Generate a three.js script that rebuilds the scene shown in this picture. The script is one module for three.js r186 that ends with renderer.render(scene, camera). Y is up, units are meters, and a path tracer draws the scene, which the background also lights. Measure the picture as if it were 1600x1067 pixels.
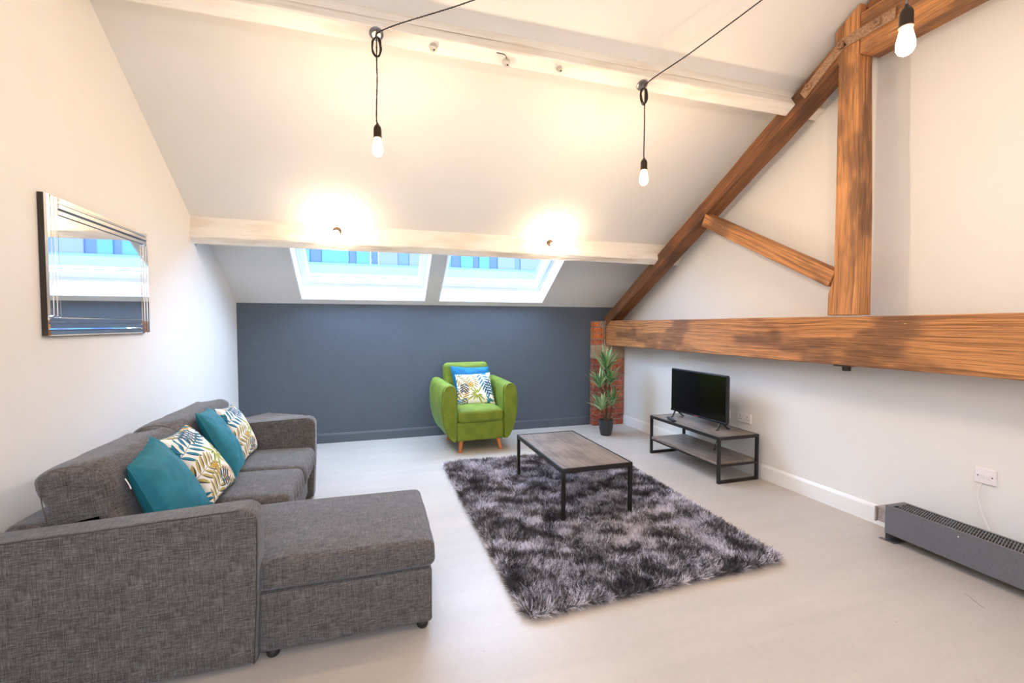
import * as THREE from 'three';
import { RoundedBoxGeometry } from 'three/addons/geometries/RoundedBoxGeometry.js';
import { mergeGeometries, mergeVertices, toCreasedNormals } from 'three/addons/utils/BufferGeometryUtils.js';

// ---------------------------------------------------------------- camera, sky, exposure
const scene = new THREE.Scene();
const camera = new THREE.PerspectiveCamera(2 * Math.atan(533.5 / 703.17) * 180 / Math.PI, 1600 / 1067, 0.05, 200);
camera.position.set(0, 1.3, 0);
{
  const yaw = 17.09 * Math.PI / 180, pitch = 2.107 * Math.PI / 180;
  camera.lookAt(Math.sin(yaw) * Math.cos(pitch), 1.3 - Math.sin(pitch), -Math.cos(yaw) * Math.cos(pitch));
}
const renderer = new THREE.WebGLRenderer({ antialias: true });
renderer.toneMapping = THREE.LinearToneMapping;
renderer.toneMappingExposure = 1.32;
renderer.shadowMap.enabled = true;
scene.background = new THREE.Color().setRGB(0.60, 0.87, 1.28);   // overcast, slightly blue daylight
scene.backgroundIntensity = 13.0;
const WARM = new THREE.Color().setRGB(1.0, 0.74, 0.48);
const PENDANT = 1.5, BATTEN = 0.5, REAR_FILL = 0.75, FLASH = 2.0;                    // candela

// ---------------------------------------------------------------- room dimensions (metres)
const XL = -1.355, XR = 3.14, ZB = -5.3, ZF = 4.2, XT = 2.86, SL = 0.63;
const yBay1 = z => 1.53 + SL * (z + 5.3), yBay2 = z => 2.126 + SL * (z + 4.153), yBay3 = z => 3.02 + SL * (z + 2.543);
const ZRIDGE = -0.55, YRIDGE = yBay3(ZRIDGE);

// ---------------------------------------------------------------- helpers
let seed = 7;
const rnd = () => { seed = (seed * 1664525 + 1013904223) >>> 0; return seed / 4294967296; };
const rr = (a, b) => a + (b - a) * rnd();
const V = (x, y, z) => new THREE.Vector3(x, y, z);
const lerp = (a, b, t) => a + (b - a) * t, clamp = (x, a, b) => Math.min(b, Math.max(a, x)), sstep = (a, b, x) => { const t = clamp((x - a) / (b - a), 0, 1); return t * t * (3 - 2 * t); };
const taken = {};
function numbered(n) { if (!(n in taken)) { taken[n] = 0; return n; } return n + '_' + String(++taken[n]).padStart(3, '0'); }
function obj(name, geo, mat, parent) { const m = new THREE.Mesh(geo, mat); m.name = parent ? name : numbered(name); m.castShadow = m.receiveShadow = true; (parent || scene).add(m); return m; }
function tag(o, label, category, group, kind) { if (label) o.userData.label = label; if (category) o.userData.category = category; if (group) o.userData.group = group; if (kind) o.userData.kind = kind; return o; }
function thing(name, label, category, pos = [0, 0, 0], turn = 0, group) { const g = new THREE.Group(); g.name = numbered(name); g.position.set(...pos); g.rotation.y = turn; scene.add(g); return tag(g, label, category, group); }
function struct(name, geo, mat, parent) { const m = obj(name, geo, mat, parent); if (!parent) m.userData.kind = 'structure'; return m; }

// noise
function hash(x, y, s) { let h = (x * 374761393 + y * 668265263 + s * 1274126177) | 0; h = Math.imul(h ^ (h >>> 13), 1274126177); return ((h ^ (h >>> 16)) >>> 0) / 4294967296; }
function vn(x, y, px, py, s) { const xi = Math.floor(x), yi = Math.floor(y); let fx = x - xi, fy = y - yi; fx = fx * fx * (3 - 2 * fx); fy = fy * fy * (3 - 2 * fy); const w = (a, p) => ((a % p) + p) % p; const x0 = w(xi, px), x1 = w(xi + 1, px), y0 = w(yi, py), y1 = w(yi + 1, py); return lerp(lerp(hash(x0, y0, s), hash(x1, y0, s), fx), lerp(hash(x0, y1, s), hash(x1, y1, s), fx), fy); }
function fbm(u, v, fx, fy, oct, s) { let a = 0, k = 0.5, t = 0; for (let i = 0; i < oct; i++) { a += k * vn(u * fx, v * fy, fx, fy, s + i); t += k; k *= 0.5; fx *= 2; fy *= 2; } return a / t; }
const n3 = (x, y, z, s = 3) => (vn(x + z * 0.7 + 50, y - z * 0.4 + 50, 4096, 4096, s) + vn(x * 2 + z + 90, y * 2 + z * 1.3 + 20, 4096, 4096, s + 5) * 0.5) / 1.5 - 0.5;
function dtex(w, h, fn, srgb = true) {
  const d = new Uint8Array(w * h * 4);
  for (let j = 0; j < h; j++) for (let i = 0; i < w; i++) { const c = fn(i / w, j / h), o = (j * w + i) * 4; d[o] = clamp(c[0], 0, 255); d[o + 1] = clamp(c[1], 0, 255); d[o + 2] = clamp(c[2], 0, 255); d[o + 3] = 255; }
  const t = new THREE.DataTexture(d, w, h); t.wrapS = t.wrapT = THREE.RepeatWrapping; t.magFilter = THREE.LinearFilter; t.minFilter = THREE.LinearFilter; if (srgb) t.colorSpace = THREE.SRGBColorSpace; t.needsUpdate = true; return t;
}
const rep = (t, a, b) => { t.repeat.set(1 / a, 1 / b); return t; };
const mix3 = (a, b, t) => [lerp(a[0], b[0], t), lerp(a[1], b[1], t), lerp(a[2], b[2], t)];

// geometry
function boxUV(g, off = 0) {              // uv in metres, per face by its main direction; u runs along x on all long sides
  g = g.index ? g.toNonIndexed() : g; const p = g.attributes.position, uv = new Float32Array(p.count * 2), a = V(), b = V(), c = V();
  for (let i = 0; i < p.count; i += 3) {
    a.fromBufferAttribute(p, i); b.fromBufferAttribute(p, i + 1); c.fromBufferAttribute(p, i + 2);
    const n = b.clone().sub(a).cross(c.clone().sub(a)), ax = Math.abs(n.x), ay = Math.abs(n.y), az = Math.abs(n.z);
    [a, b, c].forEach((q, k) => { let u, v; if (ax > ay && ax > az) { u = q.z; v = q.y; } else if (ay > az) { u = q.x; v = q.z; } else { u = q.x; v = q.y; } uv[(i + k) * 2] = u + off; uv[(i + k) * 2 + 1] = v + off * 0.37; });
  }
  g.setAttribute('uv', new THREE.BufferAttribute(uv, 2)); return g;
}
function bx(x0, x1, y0, y1, z0, z1, r = 0) {
  const w = Math.abs(x1 - x0), h = Math.abs(y1 - y0), d = Math.abs(z1 - z0);
  const g = r ? new RoundedBoxGeometry(w, h, d, 2, Math.min(r, w / 2.01, h / 2.01, d / 2.01)) : new THREE.BoxGeometry(w, h, d);
  g.translate((x0 + x1) / 2, (y0 + y1) / 2, (z0 + z1) / 2); return boxUV(g);
}
const clean = g => { g = g.index ? g.toNonIndexed() : g; for (const k of Object.keys(g.attributes)) if (!['position', 'normal', 'uv'].includes(k)) g.deleteAttribute(k); if (!g.attributes.uv) g = boxUV(g); return g; };
const merge = gs => mergeGeometries(gs.map(clean), false);
function axisLines(h, r, n, k) { const L = []; for (let i = 0; i < k; i++) L.push(-h + r - r * Math.tan((1 - i / k) * Math.PI / 4)); for (let i = 0; i <= n; i++) L.push(lerp(-h + r, h - r, i / n)); for (let i = 1; i <= k; i++) L.push(h - r + r * Math.tan(i / k * Math.PI / 4)); return L; }
function softBox(w, h, d, r, o = {}) {
  const k = o.k ?? 3, H = [w / 2, h / 2, d / 2]; r = Math.min(r, H[0] * 0.98, H[1] * 0.98, H[2] * 0.98);
  const N = [o.nx ?? 10, o.ny ?? 3, o.nz ?? 10], L = [0, 1, 2].map(i => axisLines(H[i], r, N[i], k)), pos = [], idx = [];
  for (let ax = 0; ax < 3; ax++) for (const s of [-1, 1]) {
    const u = (ax + 1) % 3, v = (ax + 2) % 3, base = pos.length / 3;
    for (const b of L[v]) for (const a of L[u]) {
      const p = [0, 0, 0]; p[ax] = s * H[ax]; p[u] = a; p[v] = b;
      const q = p.map((c, i) => clamp(c, -(H[i] - r), H[i] - r)), dd = p.map((c, i) => c - q[i]), l = Math.hypot(...dd) || 1;
      pos.push(...q.map((c, i) => c + dd[i] / l * r));
    }
    const nu = L[u].length, nv = L[v].length;
    for (let j = 0; j < nv - 1; j++) for (let i = 0; i < nu - 1; i++) { const A = base + j * nu + i, B = A + 1, C = A + nu, D = C + 1; if (s > 0) idx.push(A, B, D, A, D, C); else idx.push(A, D, B, A, C, D); }
  }
  let g = new THREE.BufferGeometry(); g.setAttribute('position', new THREE.Float32BufferAttribute(pos, 3)); g.setIndex(idx); g = mergeVertices(g, 1e-5);
  const p = g.attributes.position, q = V();
  if (o.deform) { for (let i = 0; i < p.count; i++) { q.fromBufferAttribute(p, i); o.deform(q, H); p.setXYZ(i, q.x, q.y, q.z); } }
  g.computeVertexNormals(); return boxUV(g, o.off ?? 0);
}
function prism(pts, depth, bevel = 0) {   // outline in x,y pushed along z
  const s = new THREE.Shape(pts.map(p => new THREE.Vector2(...p)));
  return new THREE.ExtrudeGeometry(s, { depth: depth - 2 * bevel, bevelEnabled: bevel > 0, bevelSize: bevel, bevelThickness: bevel, bevelSegments: 3, bevelOffset: -bevel, curveSegments: 10 }).translate(0, 0, bevel);
}
// outline in (z,y) pushed along x from x0 to x1
function prismX(zy, x0, x1, bevel = 0) { const g = prism(zy.map(([z, y]) => [-z, y]), x1 - x0, bevel); g.rotateY(Math.PI / 2); g.translate(x0, 0, 0); return boxUV(g); }
function tube(pts, r, seg = 24, rad = 8, closed = false) { const g = new THREE.TubeGeometry(new THREE.CatmullRomCurve3(pts, closed), seg, r, rad, closed); return clean(g); }
function cylBetween(a, b, r0, r1, seg = 16) { const d = b.clone().sub(a), g = new THREE.CylinderGeometry(r1, r0, d.length(), seg); g.applyQuaternion(new THREE.Quaternion().setFromUnitVectors(V(0, 1, 0), d.clone().normalize())); g.translate((a.x + b.x) / 2, (a.y + b.y) / 2, (a.z + b.z) / 2); return clean(g); }
function lathe(pts, seg = 24) { return clean(new THREE.LatheGeometry(pts.map(p => new THREE.Vector2(...p)), seg)); }
function loft(rings, crease = 0.7) {
  const n = rings[0].length, pos = [], idx = []; rings.forEach(r => r.forEach(p => pos.push(p.x, p.y, p.z)));
  for (let j = 0; j < rings.length - 1; j++) for (let i = 0; i < n; i++) { const a = j * n + i, b = j * n + (i + 1) % n; idx.push(a, b, a + n, b, b + n, a + n); }
  for (const [j, f] of [[0, 1], [rings.length - 1, 0]]) { const c = V(); rings[j].forEach(p => c.add(p)); c.multiplyScalar(1 / n); const ci = pos.length / 3; pos.push(c.x, c.y, c.z); for (let i = 0; i < n; i++) { const a = j * n + i, b = j * n + (i + 1) % n; f ? idx.push(ci, b, a) : idx.push(ci, a, b); } }
  let g = new THREE.BufferGeometry(); g.setAttribute('position', new THREE.Float32BufferAttribute(pos, 3)); g.setIndex(idx); g.computeVertexNormals(); return boxUV(toCreasedNormals(g, crease));
}
function orient(o, X, Y, Z, at) { o.matrixAutoUpdate = true; const m = new THREE.Matrix4().makeBasis(X, Y, Z).setPosition(at); m.decompose(o.position, o.quaternion, o.scale); return o; }

// ---------------------------------------------------------------- materials
const std = (o) => new THREE.MeshStandardMaterial(o), phys = (o) => new THREE.MeshPhysicalMaterial(o);
const plasterBump = rep(dtex(512, 512, (u, v) => { const n = 120 + 60 * fbm(u, v, 6, 6, 5, 11) + 30 * fbm(u, v, 60, 60, 2, 15); return [n, n, n]; }, false), 1.6, 1.6);
const wallMap = rep(dtex(512, 512, (u, v) => { const n = 0.985 + 0.03 * fbm(u, v, 3, 3, 4, 21); return [230 * n, 227 * n, 222 * n]; }), 2.4, 2.4);
const M = {};
M.white = std({ map: wallMap, roughness: 0.85, bumpMap: plasterBump, bumpScale: 0.004 });
M.ceiling = std({ map: wallMap, roughness: 0.9, bumpMap: plasterBump, bumpScale: 0.006 });
M.slate = std({ map: rep(dtex(512, 512, (u, v) => { const n = 0.97 + 0.06 * fbm(u, v, 40, 40, 3, 31) + 0.04 * (fbm(u, v, 4, 4, 3, 33) - 0.5); return [86 * n, 94 * n, 104 * n]; }), 1.2, 1.2), roughness: 0.7, bumpMap: plasterBump, bumpScale: 0.002 });
M.slateGloss = std({ color: new THREE.Color('rgb(84,91,99)'), roughness: 0.4 });
M.gloss = std({ color: new THREE.Color('rgb(236,234,230)'), roughness: 0.35 });
M.floor = std({
  map: rep(dtex(1024, 1024, (u, v) => {
    const c = fbm(u, v, 3, 3, 5, 41), s = fbm(u, v, 5, 40, 3, 45), f = fbm(u, v, 200, 200, 2, 48); let k = 0.915 + 0.1 * c + 0.06 * s + 0.03 * f;
    const speck = vn(u * 260, v * 260, 260, 260, 49); if (speck > 0.992) k *= 0.82;
    return [193 * k, 183 * k, 173 * k];
  }), 3.1, 3.1),
  roughness: 0.46, roughnessMap: rep(dtex(512, 512, (u, v) => { const n = 190 + 65 * fbm(u, v, 6, 6, 5, 51); return [n, n, n]; }, false), 2.2, 2.2),
});
function woodTex(light, mid, dark, s, blotch, w = 1024, h = 512, lines = 70) {
  return dtex(w, h, (u, v) => {
    const warp = (fbm(u, v, 3, 2, 3, s) - 0.5) * 0.12, g = fbm(u, v + warp, 3, lines, 3, s + 7), f = fbm(u, v + warp * 0.5, 12, 200, 2, s + 12), big = fbm(u, v, 3, 3, 3, s + 20), k = fbm(u, v, 6, 4, 4, s + 25);
    let c = mix3(mid, light, clamp(1.6 * (g * 0.55 + big * 0.45 - 0.5) + 0.5, 0, 1)); c = mix3(c, dark, 0.5 * sstep(0.5, 0.8, f) + 0.25 * sstep(0.5, 0.75, 1 - g));
    c = mix3(c, dark, blotch * sstep(0.48, 0.75, k) * 0.62); const fl = vn(u * 90, v * 150, 90, 150, s + 31) * vn(u * 9, v * 6, 9, 6, s + 33); if (blotch > 0.7 && fl > 0.83) c = mix3(c, [214, 196, 176], 0.6); return c;
  });
}
const oldMap = rep(woodTex([220, 154, 94], [174, 116, 68], [92, 61, 39], 61, 1.0), 1.9, 0.5);
const oldBump = rep(dtex(512, 256, (u, v) => { const n = 255 * (0.6 * fbm(u, v, 4, 70, 3, 68) + 0.4 * fbm(u, v, 24, 120, 2, 73)); return [n, n, n]; }, false), 1.7, 0.42);
M.oldWood = std({ map: oldMap, roughness: 0.62, bumpMap: oldBump, bumpScale: 0.006 });
M.oldWoodDark = std({ map: rep(woodTex([152, 98, 58], [120, 74, 42], [64, 42, 28], 81, 0.9), 1.7, 0.42), roughness: 0.7, bumpMap: oldBump, bumpScale: 0.006 });
M.tableWood = std({ map: rep(woodTex([164, 149, 137], [124, 110, 100], [76, 66, 60], 91, 0.55, 1024, 512, 40), 1.1, 0.5), roughness: 0.33 });
M.paintedWood = std({
  map: rep(dtex(1024, 256, (u, v) => { const g = fbm(u, v, 8, 40, 3, 101), b = fbm(u, v, 6, 4, 4, 105); let c = mix3([240, 234, 224], [220, 206, 186], sstep(0.5, 0.8, b) * 0.6 + 0.25 * sstep(0.55, 0.8, g)); const sp = vn(u * 120, v * 36, 120, 36, 108); if (sp > 0.988) c = mix3(c, [120, 95, 70], 0.6); return c; }), 2.2, 0.4),
  roughness: 0.6, bumpMap: rep(dtex(512, 128, (u, v) => { const n = 255 * (0.5 * fbm(u, v, 8, 30, 3, 111) + 0.5 * fbm(u, v, 12, 6, 3, 114)); return [n, n, n]; }, false), 1.5, 0.3), bumpScale: 0.01,
});
const fabricMap = rep(dtex(1024, 1024, (u, v) => {
  const a = fbm(u, v, 14, 300, 2, 121), b = fbm(u, v, 300, 14, 2, 124), c = fbm(u, v, 500, 500, 1, 127), d = fbm(u, v, 5, 5, 2, 129);
  let t = 0.47 + 0.75 * (a - 0.5) + 0.65 * (b - 0.5) + 0.6 * (c - 0.5) + 0.12 * (d - 0.5);
  return mix3([47, 44, 43], [148, 142, 139], clamp(t, 0, 1));
}), 0.31, 0.31);
const fabricBump = rep(dtex(512, 512, (u, v) => { const n = 128 + 90 * Math.sin(u * 2 * Math.PI * 64) * Math.sin(v * 2 * Math.PI * 64) + 60 * (fbm(u, v, 8, 120, 2, 131) - 0.5); return [n, n, n]; }, false), 0.14, 0.14);
M.fabric = phys({ map: fabricMap, roughness: 0.92, bumpMap: fabricBump, bumpScale: 0.0008, sheen: 1.0, sheenRoughness: 0.45, sheenColor: new THREE.Color(0.68, 0.72, 0.78) });
M.piping = std({ color: new THREE.Color('rgb(62,60,60)'), roughness: 0.9 });
M.stitch = std({ color: new THREE.Color('rgb(98,92,88)'), roughness: 0.9 });
M.blackPlastic = std({ color: new THREE.Color('rgb(30,30,32)'), roughness: 0.45 });
M.blackMetal = std({ color: new THREE.Color('rgb(38,36,36)'), roughness: 0.45, metalness: 0.3 });
const velvetMap = (c0, c1, s) => rep(dtex(512, 512, (u, v) => { const a = fbm(u, v, 5, 5, 4, s), b = fbm(u, v, 120, 120, 2, s + 5); return mix3(c0, c1, clamp(sstep(0.3, 0.7, a) * 0.8 + (b - 0.5) * 0.4, 0, 1)); }), 0.5, 0.5);
M.green = phys({ map: velvetMap([102, 122, 28], [126, 142, 38], 141), roughness: 0.75, sheen: 1.0, sheenRoughness: 0.35, sheenColor: new THREE.Color(0.22, 0.55, 0.36) });
M.teal = phys({ map: velvetMap([12, 104, 120], [20, 116, 132], 151), roughness: 0.75, sheen: 0.8, sheenRoughness: 0.4, sheenColor: new THREE.Color(0.15, 0.5, 0.6) });
M.blueVelvet = phys({ map: velvetMap([0, 104, 150], [8, 128, 178], 161), roughness: 0.75, sheen: 0.7, sheenRoughness: 0.4, sheenColor: new THREE.Color(0.1, 0.45, 0.65) });
M.legWood = std({ map: rep(woodTex([214, 132, 66], [196, 112, 52], [150, 80, 34], 171, 0.2, 256, 128), 0.6, 0.1), roughness: 0.4 });
M.mirror = std({ color: 0xf4f6f6, metalness: 1, roughness: 0.02 });
M.darkEdge = std({ color: new THREE.Color('rgb(46,40,34)'), roughness: 0.5 });
M.steel = std({ color: new THREE.Color('rgb(150,152,155)'), metalness: 0.9, roughness: 0.3 });
M.holder = std({ color: new THREE.Color('rgb(70,58,50)'), metalness: 0.7, roughness: 0.35 });
M.cordDark = std({ color: new THREE.Color('rgb(52,44,42)'), roughness: 0.9 });
M.cordGrey = std({ color: new THREE.Color('rgb(132,128,128)'), roughness: 0.9 });
M.bulb = std({ color: 0xffffff, emissive: new THREE.Color().setRGB(1.0, 0.86, 0.62), emissiveIntensity: 7, roughness: 0.3 });
M.iron = std({ map: rep(dtex(256, 256, (u, v) => mix3([140, 106, 80], [196, 160, 128], clamp(fbm(u, v, 40, 40, 4, 181) * 1.8 - 0.5, 0, 1))), 0.2, 0.2), roughness: 0.75, metalness: 0.2, bumpMap: rep(dtex(256, 256, (u, v) => { const n = 255 * fbm(u, v, 40, 40, 3, 181); return [n, n, n]; }, false), 0.2, 0.2), bumpScale: 0.002 });
M.pot = std({ color: new THREE.Color('rgb(44,46,50)'), roughness: 0.5 });
M.soil = std({ color: new THREE.Color('rgb(48,38,30)'), roughness: 1 });
M.stem = std({ map: rep(dtex(128, 128, (u, v) => mix3([64, 48, 36], [116, 92, 66], fbm(u, v, 10, 24, 3, 191))), 0.1, 0.1), roughness: 0.9 });
M.leaves = [[80, 128, 82], [112, 160, 100], [150, 184, 122], [200, 212, 160]].map(c => phys({ color: new THREE.Color(`rgb(${c})`), roughness: 0.55, transmission: 0.25, thickness: 0, side: THREE.DoubleSide }));
M.screen = phys({ color: new THREE.Color('rgb(9,10,11)'), roughness: 0.14, clearcoat: 0.3, clearcoatRoughness: 0.05 });
M.tvBlack = std({ color: new THREE.Color('rgb(20,20,22)'), roughness: 0.35 });
M.remote = std({ color: new THREE.Color('rgb(28,40,58)'), roughness: 0.4 });
M.button = std({ color: new THREE.Color('rgb(92,104,120)'), roughness: 0.6 });
M.pinkMark = std({ color: new THREE.Color('rgb(150,60,78)'), roughness: 0.5 });
M.radiator = std({ map: rep(dtex(256, 256, (u, v) => { const n = 0.92 + 0.16 * fbm(u, v, 90, 90, 2, 201); return [112 * n, 112 * n, 116 * n]; }), 0.3, 0.3), roughness: 0.5, metalness: 0.35 });
M.galv = std({ map: rep(dtex(256, 256, (u, v) => mix3([150, 142, 138], [188, 178, 172], fbm(u, v, 16, 16, 3, 205))), 0.2, 0.2), roughness: 0.5, metalness: 0.4 });
M.dark = std({ color: new THREE.Color('rgb(24,23,23)'), roughness: 0.8 });
M.socket = std({ color: new THREE.Color('rgb(236,230,230)'), roughness: 0.3 });
M.cable = std({ color: new THREE.Color('rgb(238,232,226)'), roughness: 0.4 });
M.pvc = std({ color: new THREE.Color('rgb(244,245,247)'), roughness: 0.3 });
M.gasket = std({ color: new THREE.Color('rgb(44,104,128)'), roughness: 0.6 });  // teal tint puts the glass edge reflection into the rubber colour
M.glass = phys({ color: 0xffffff, transmission: 1, thickness: 0, roughness: 0, ior: 1.5 });
M.mortar = std({ map: rep(dtex(256, 256, (u, v) => mix3([132, 112, 98], [190, 172, 156], fbm(u, v, 14, 14, 4, 211))), 0.4, 0.4), roughness: 1 });
M.bricks = [[190, 102, 70], [174, 88, 64], [160, 78, 60], [142, 74, 60], [212, 120, 66]].map((c, i) => std({ map: rep(dtex(128, 128, (u, v) => { const a = fbm(u, v, 5, 5, 4, 221 + i * 9), b = fbm(u, v, 24, 24, 3, 225 + i * 9); let k = mix3(c, c.map(q => q * 0.66), sstep(0.45, 0.75, a)); return mix3(k, [206, 180, 160], 0.75 * sstep(0.6, 0.72, b) * (i % 2 ? 1 : 0.5)); }), 0.23, 0.23), roughness: 0.95, bumpMap: plasterBump, bumpScale: 0.01 }));
M.stone = std({ map: rep(dtex(256, 256, (u, v) => mix3([150, 122, 98], [196, 172, 146], fbm(u, v, 6, 6, 5, 261))), 0.5, 0.5), roughness: 0.95, bumpMap: plasterBump, bumpScale: 0.006 });

// leaf print of the scatter cushions
function leafPrint(s) {
  seed = s; const c = document.createElement('canvas'); c.width = c.height = 1024; const x = c.getContext('2d');
  x.fillStyle = 'rgb(246,242,234)'; x.fillRect(0, 0, 1024, 1024);
  const leaf = (px, py, ang, len, wid, a, b) => { x.save(); x.translate(px, py); x.rotate(ang); const g = x.createLinearGradient(0, -wid, 0, wid); g.addColorStop(0, a); g.addColorStop(0.55, a); g.addColorStop(0.62, b); g.addColorStop(1, b); x.fillStyle = g; x.beginPath(); x.moveTo(0, 0); x.bezierCurveTo(len * 0.3, -wid * 1.1, len * 0.75, -wid * 0.8, len, 0); x.bezierCurveTo(len * 0.75, wid * 0.7, len * 0.3, wid, 0, 0); x.fill(); x.restore(); };
  const frond = (px, py, ang, len, n, ll, w, cols) => { x.save(); x.translate(px, py); x.rotate(ang); x.strokeStyle = cols[1]; x.lineWidth = 5; x.beginPath(); x.moveTo(0, 0); x.quadraticCurveTo(len * 0.5, -len * 0.06, len, 0); x.stroke(); for (let i = 0; i < n; i++) { const t = (i + 0.5) / n, q = ll * (0.55 + 0.75 * Math.sin(Math.PI * (0.15 + t * 0.75))); for (const d of [-1, 1]) leaf(t * len, -len * 0.12 * t * (1 - t), d * (1.05 - t * 0.45) , q, w, cols[0], cols[1]); } x.restore(); };
  const fan = (px, py, a0, n, ll, w, cols) => { for (let i = 0; i < n; i++) leaf(px + 26 * Math.cos(a0 + (i - n / 2) * 0.44), py + 26 * Math.sin(a0 + (i - n / 2) * 0.44), a0 + (i - n / 2) * 0.44, ll * (0.8 + 0.35 * Math.sin(i * 1.9 + s)), w, cols[0], cols[1]); };
  const teal = ['rgb(44,134,158)', 'rgb(24,78,112)'], lime = ['rgb(182,190,74)', 'rgb(92,110,56)'], ochre = ['rgb(214,170,62)', 'rgb(120,92,60)'], olive = ['rgb(196,178,108)', 'rgb(84,84,70)'], navy = ['rgb(70,86,108)', 'rgb(50,58,82)'];
  for (const [ox, oy] of [[0, 0], [-1024, 0], [1024, 0], [0, -1024], [0, 1024]]) { x.save(); x.translate(ox, oy);
    frond(-20, 330, -0.3, 760, 8, 205, 36, teal); frond(760, 40, 2.95, 420, 5, 150, 28, navy); frond(-40, 640, -0.2, 470, 6, 190, 38, olive); frond(60, 1040, -0.6, 440, 6, 200, 38, olive);
    frond(1060, 1000, -2.75, 560, 7, 190, 36, ochre); fan(980, 120, 2.5, 9, 210, 32, teal); fan(700, 470, 1.45, 12, 300, 34, lime); fan(420, 560, 2.2, 5, 170, 30, ochre); frond(330, 800, 0.2, 260, 4, 150, 30, navy); frond(880, 720, 1.2, 260, 4, 150, 30, teal); x.restore(); }
  const t = new THREE.CanvasTexture(c); t.colorSpace = THREE.SRGBColorSpace; t.wrapS = t.wrapT = THREE.RepeatWrapping; return t;
}
M.print = std({ map: leafPrint(11), roughness: 0.85, bumpMap: fabricBump, bumpScale: 0.0004 });

// ---------------------------------------------------------------- setting
struct('floor', bx(XL - 0.25, XR + 0.25, -0.15, 0, ZB - 0.25, ZF + 0.25), M.floor);
{ const f = scene.getObjectByName('floor'); obj('scratch', boxUV(new THREE.TubeGeometry(new THREE.CatmullRomCurve3([V(2.72, 0, -1.395), V(2.712, 0, -1.371), V(2.679, 0, -1.319), V(2.668, 0, -1.292)]), 14, 0.0014, 5).scale(1, 0.3, 1)), std({ color: new THREE.Color('rgb(70,62,56)'), roughness: 0.8 }), f); }
const gable = [[ZB - 0.25, -0.15], [ZF + 0.25, -0.15], [ZF + 0.25, 1.55], [ZRIDGE, YRIDGE + 0.35], [ZB - 0.25, 1.62]];
struct('wall_left', prismX(gable, XL - 0.2, XL), M.white);
struct('wall_right', prismX(gable, XR, XR + 0.2), M.white);
struct('wall_back', bx(XL, XR, 0, 1.545, ZB - 0.2, ZB), M.slate);
struct('wall_front', bx(XL, XR, 0, 1.6, ZF, ZF + 0.2), M.white);
// sloping plaster ceiling: lower bay with the two roof window openings, middle and upper bay, and the far slope behind the camera
const nrm = Math.hypot(1, SL), ES = V(0, SL / nrm, 1 / nrm), NI = V(0, -1 / nrm, SL / nrm), O1 = V(0, 1.53, ZB);
const slope = (u0, u1, s0, s1, O, E, N, t = 0.14) => { const g = new THREE.BoxGeometry(u1 - u0, s1 - s0, t); g.translate((u0 + u1) / 2, (s0 + s1) / 2, -t / 2); g.applyMatrix4(new THREE.Matrix4().makeBasis(V(1, 0, 0), E, N).setPosition(O)); return boxUV(g); };
const WIN = [[-0.724, 0.563], [0.727, 1.995]], S0 = 0.087, S1 = 1.17, SE = 1.42;
const ceil = [slope(XL, XR, -0.2, S0, O1, ES, NI), slope(XL, XR, S1, SE, O1, ES, NI), slope(XL, WIN[0][0], S0, S1, O1, ES, NI), slope(WIN[0][1], WIN[1][0], S0, S1, O1, ES, NI), slope(WIN[1][1], XR, S0, S1, O1, ES, NI)];
const O2 = V(0, yBay2(-4.13), -4.13), L2 = (4.13 - 2.66) * nrm; ceil.push(slope(XL, XR, 0, L2, O2, ES, NI, 0.2));
const O3 = V(0, yBay3(-2.72), -2.72), L3 = (2.72 + ZRIDGE) * nrm; ceil.push(slope(XL, XR, 0, L3 + 0.1, O3, ES, NI, 0.2));
// far slope, with two openings added to let in cool fill daylight
const SL4 = (YRIDGE - 1.53) / (ZF - ZRIDGE), n4 = Math.hypot(1, SL4), E4 = V(0, SL4 / n4, -1 / n4), N4 = V(0, -1 / n4, -SL4 / n4), O4 = V(0, 1.53, ZF), L4 = (ZF - ZRIDGE) * n4;
const E4x = V(-1, 0, 0); // right-handed basis: (-x, E4, N4)
const slope4 = (x0, x1, s0, s1, t = 0.2) => { const g = new THREE.BoxGeometry(x1 - x0, s1 - s0, t); g.translate(-(x0 + x1) / 2, (s0 + s1) / 2, -t / 2); g.applyMatrix4(new THREE.Matrix4().makeBasis(E4x, E4, N4).setPosition(O4)); return boxUV(g); };
const RW = [[-0.72, 0.56], [0.73, 2.0]], R0 = 1.1, R1 = 2.1;
ceil.push(slope4(XL, XR, -0.2, R0), slope4(XL, XR, R1, L4), slope4(XL, RW[0][0], R0, R1), slope4(RW[0][1], RW[1][0], R0, R1), slope4(RW[1][1], XR, R0, R1));
struct('ceiling', merge(ceil), M.ceiling);
function ring(x0, x1, s0, s1, wx0, wx1, ws0, ws1, n0, n1, r = 0.006) { return merge([bx(x0, x1, s0, s0 + ws0, n0, n1, r), bx(x0, x1, s1 - ws1, s1, n0, n1, r), bx(x0, x0 + wx0, s0 + ws0 * 0.9, s1 - ws1 * 0.9, n0, n1, r), bx(x1 - wx1, x1, s0 + ws0 * 0.9, s1 - ws1 * 0.9, n0, n1, r)]); }
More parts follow.
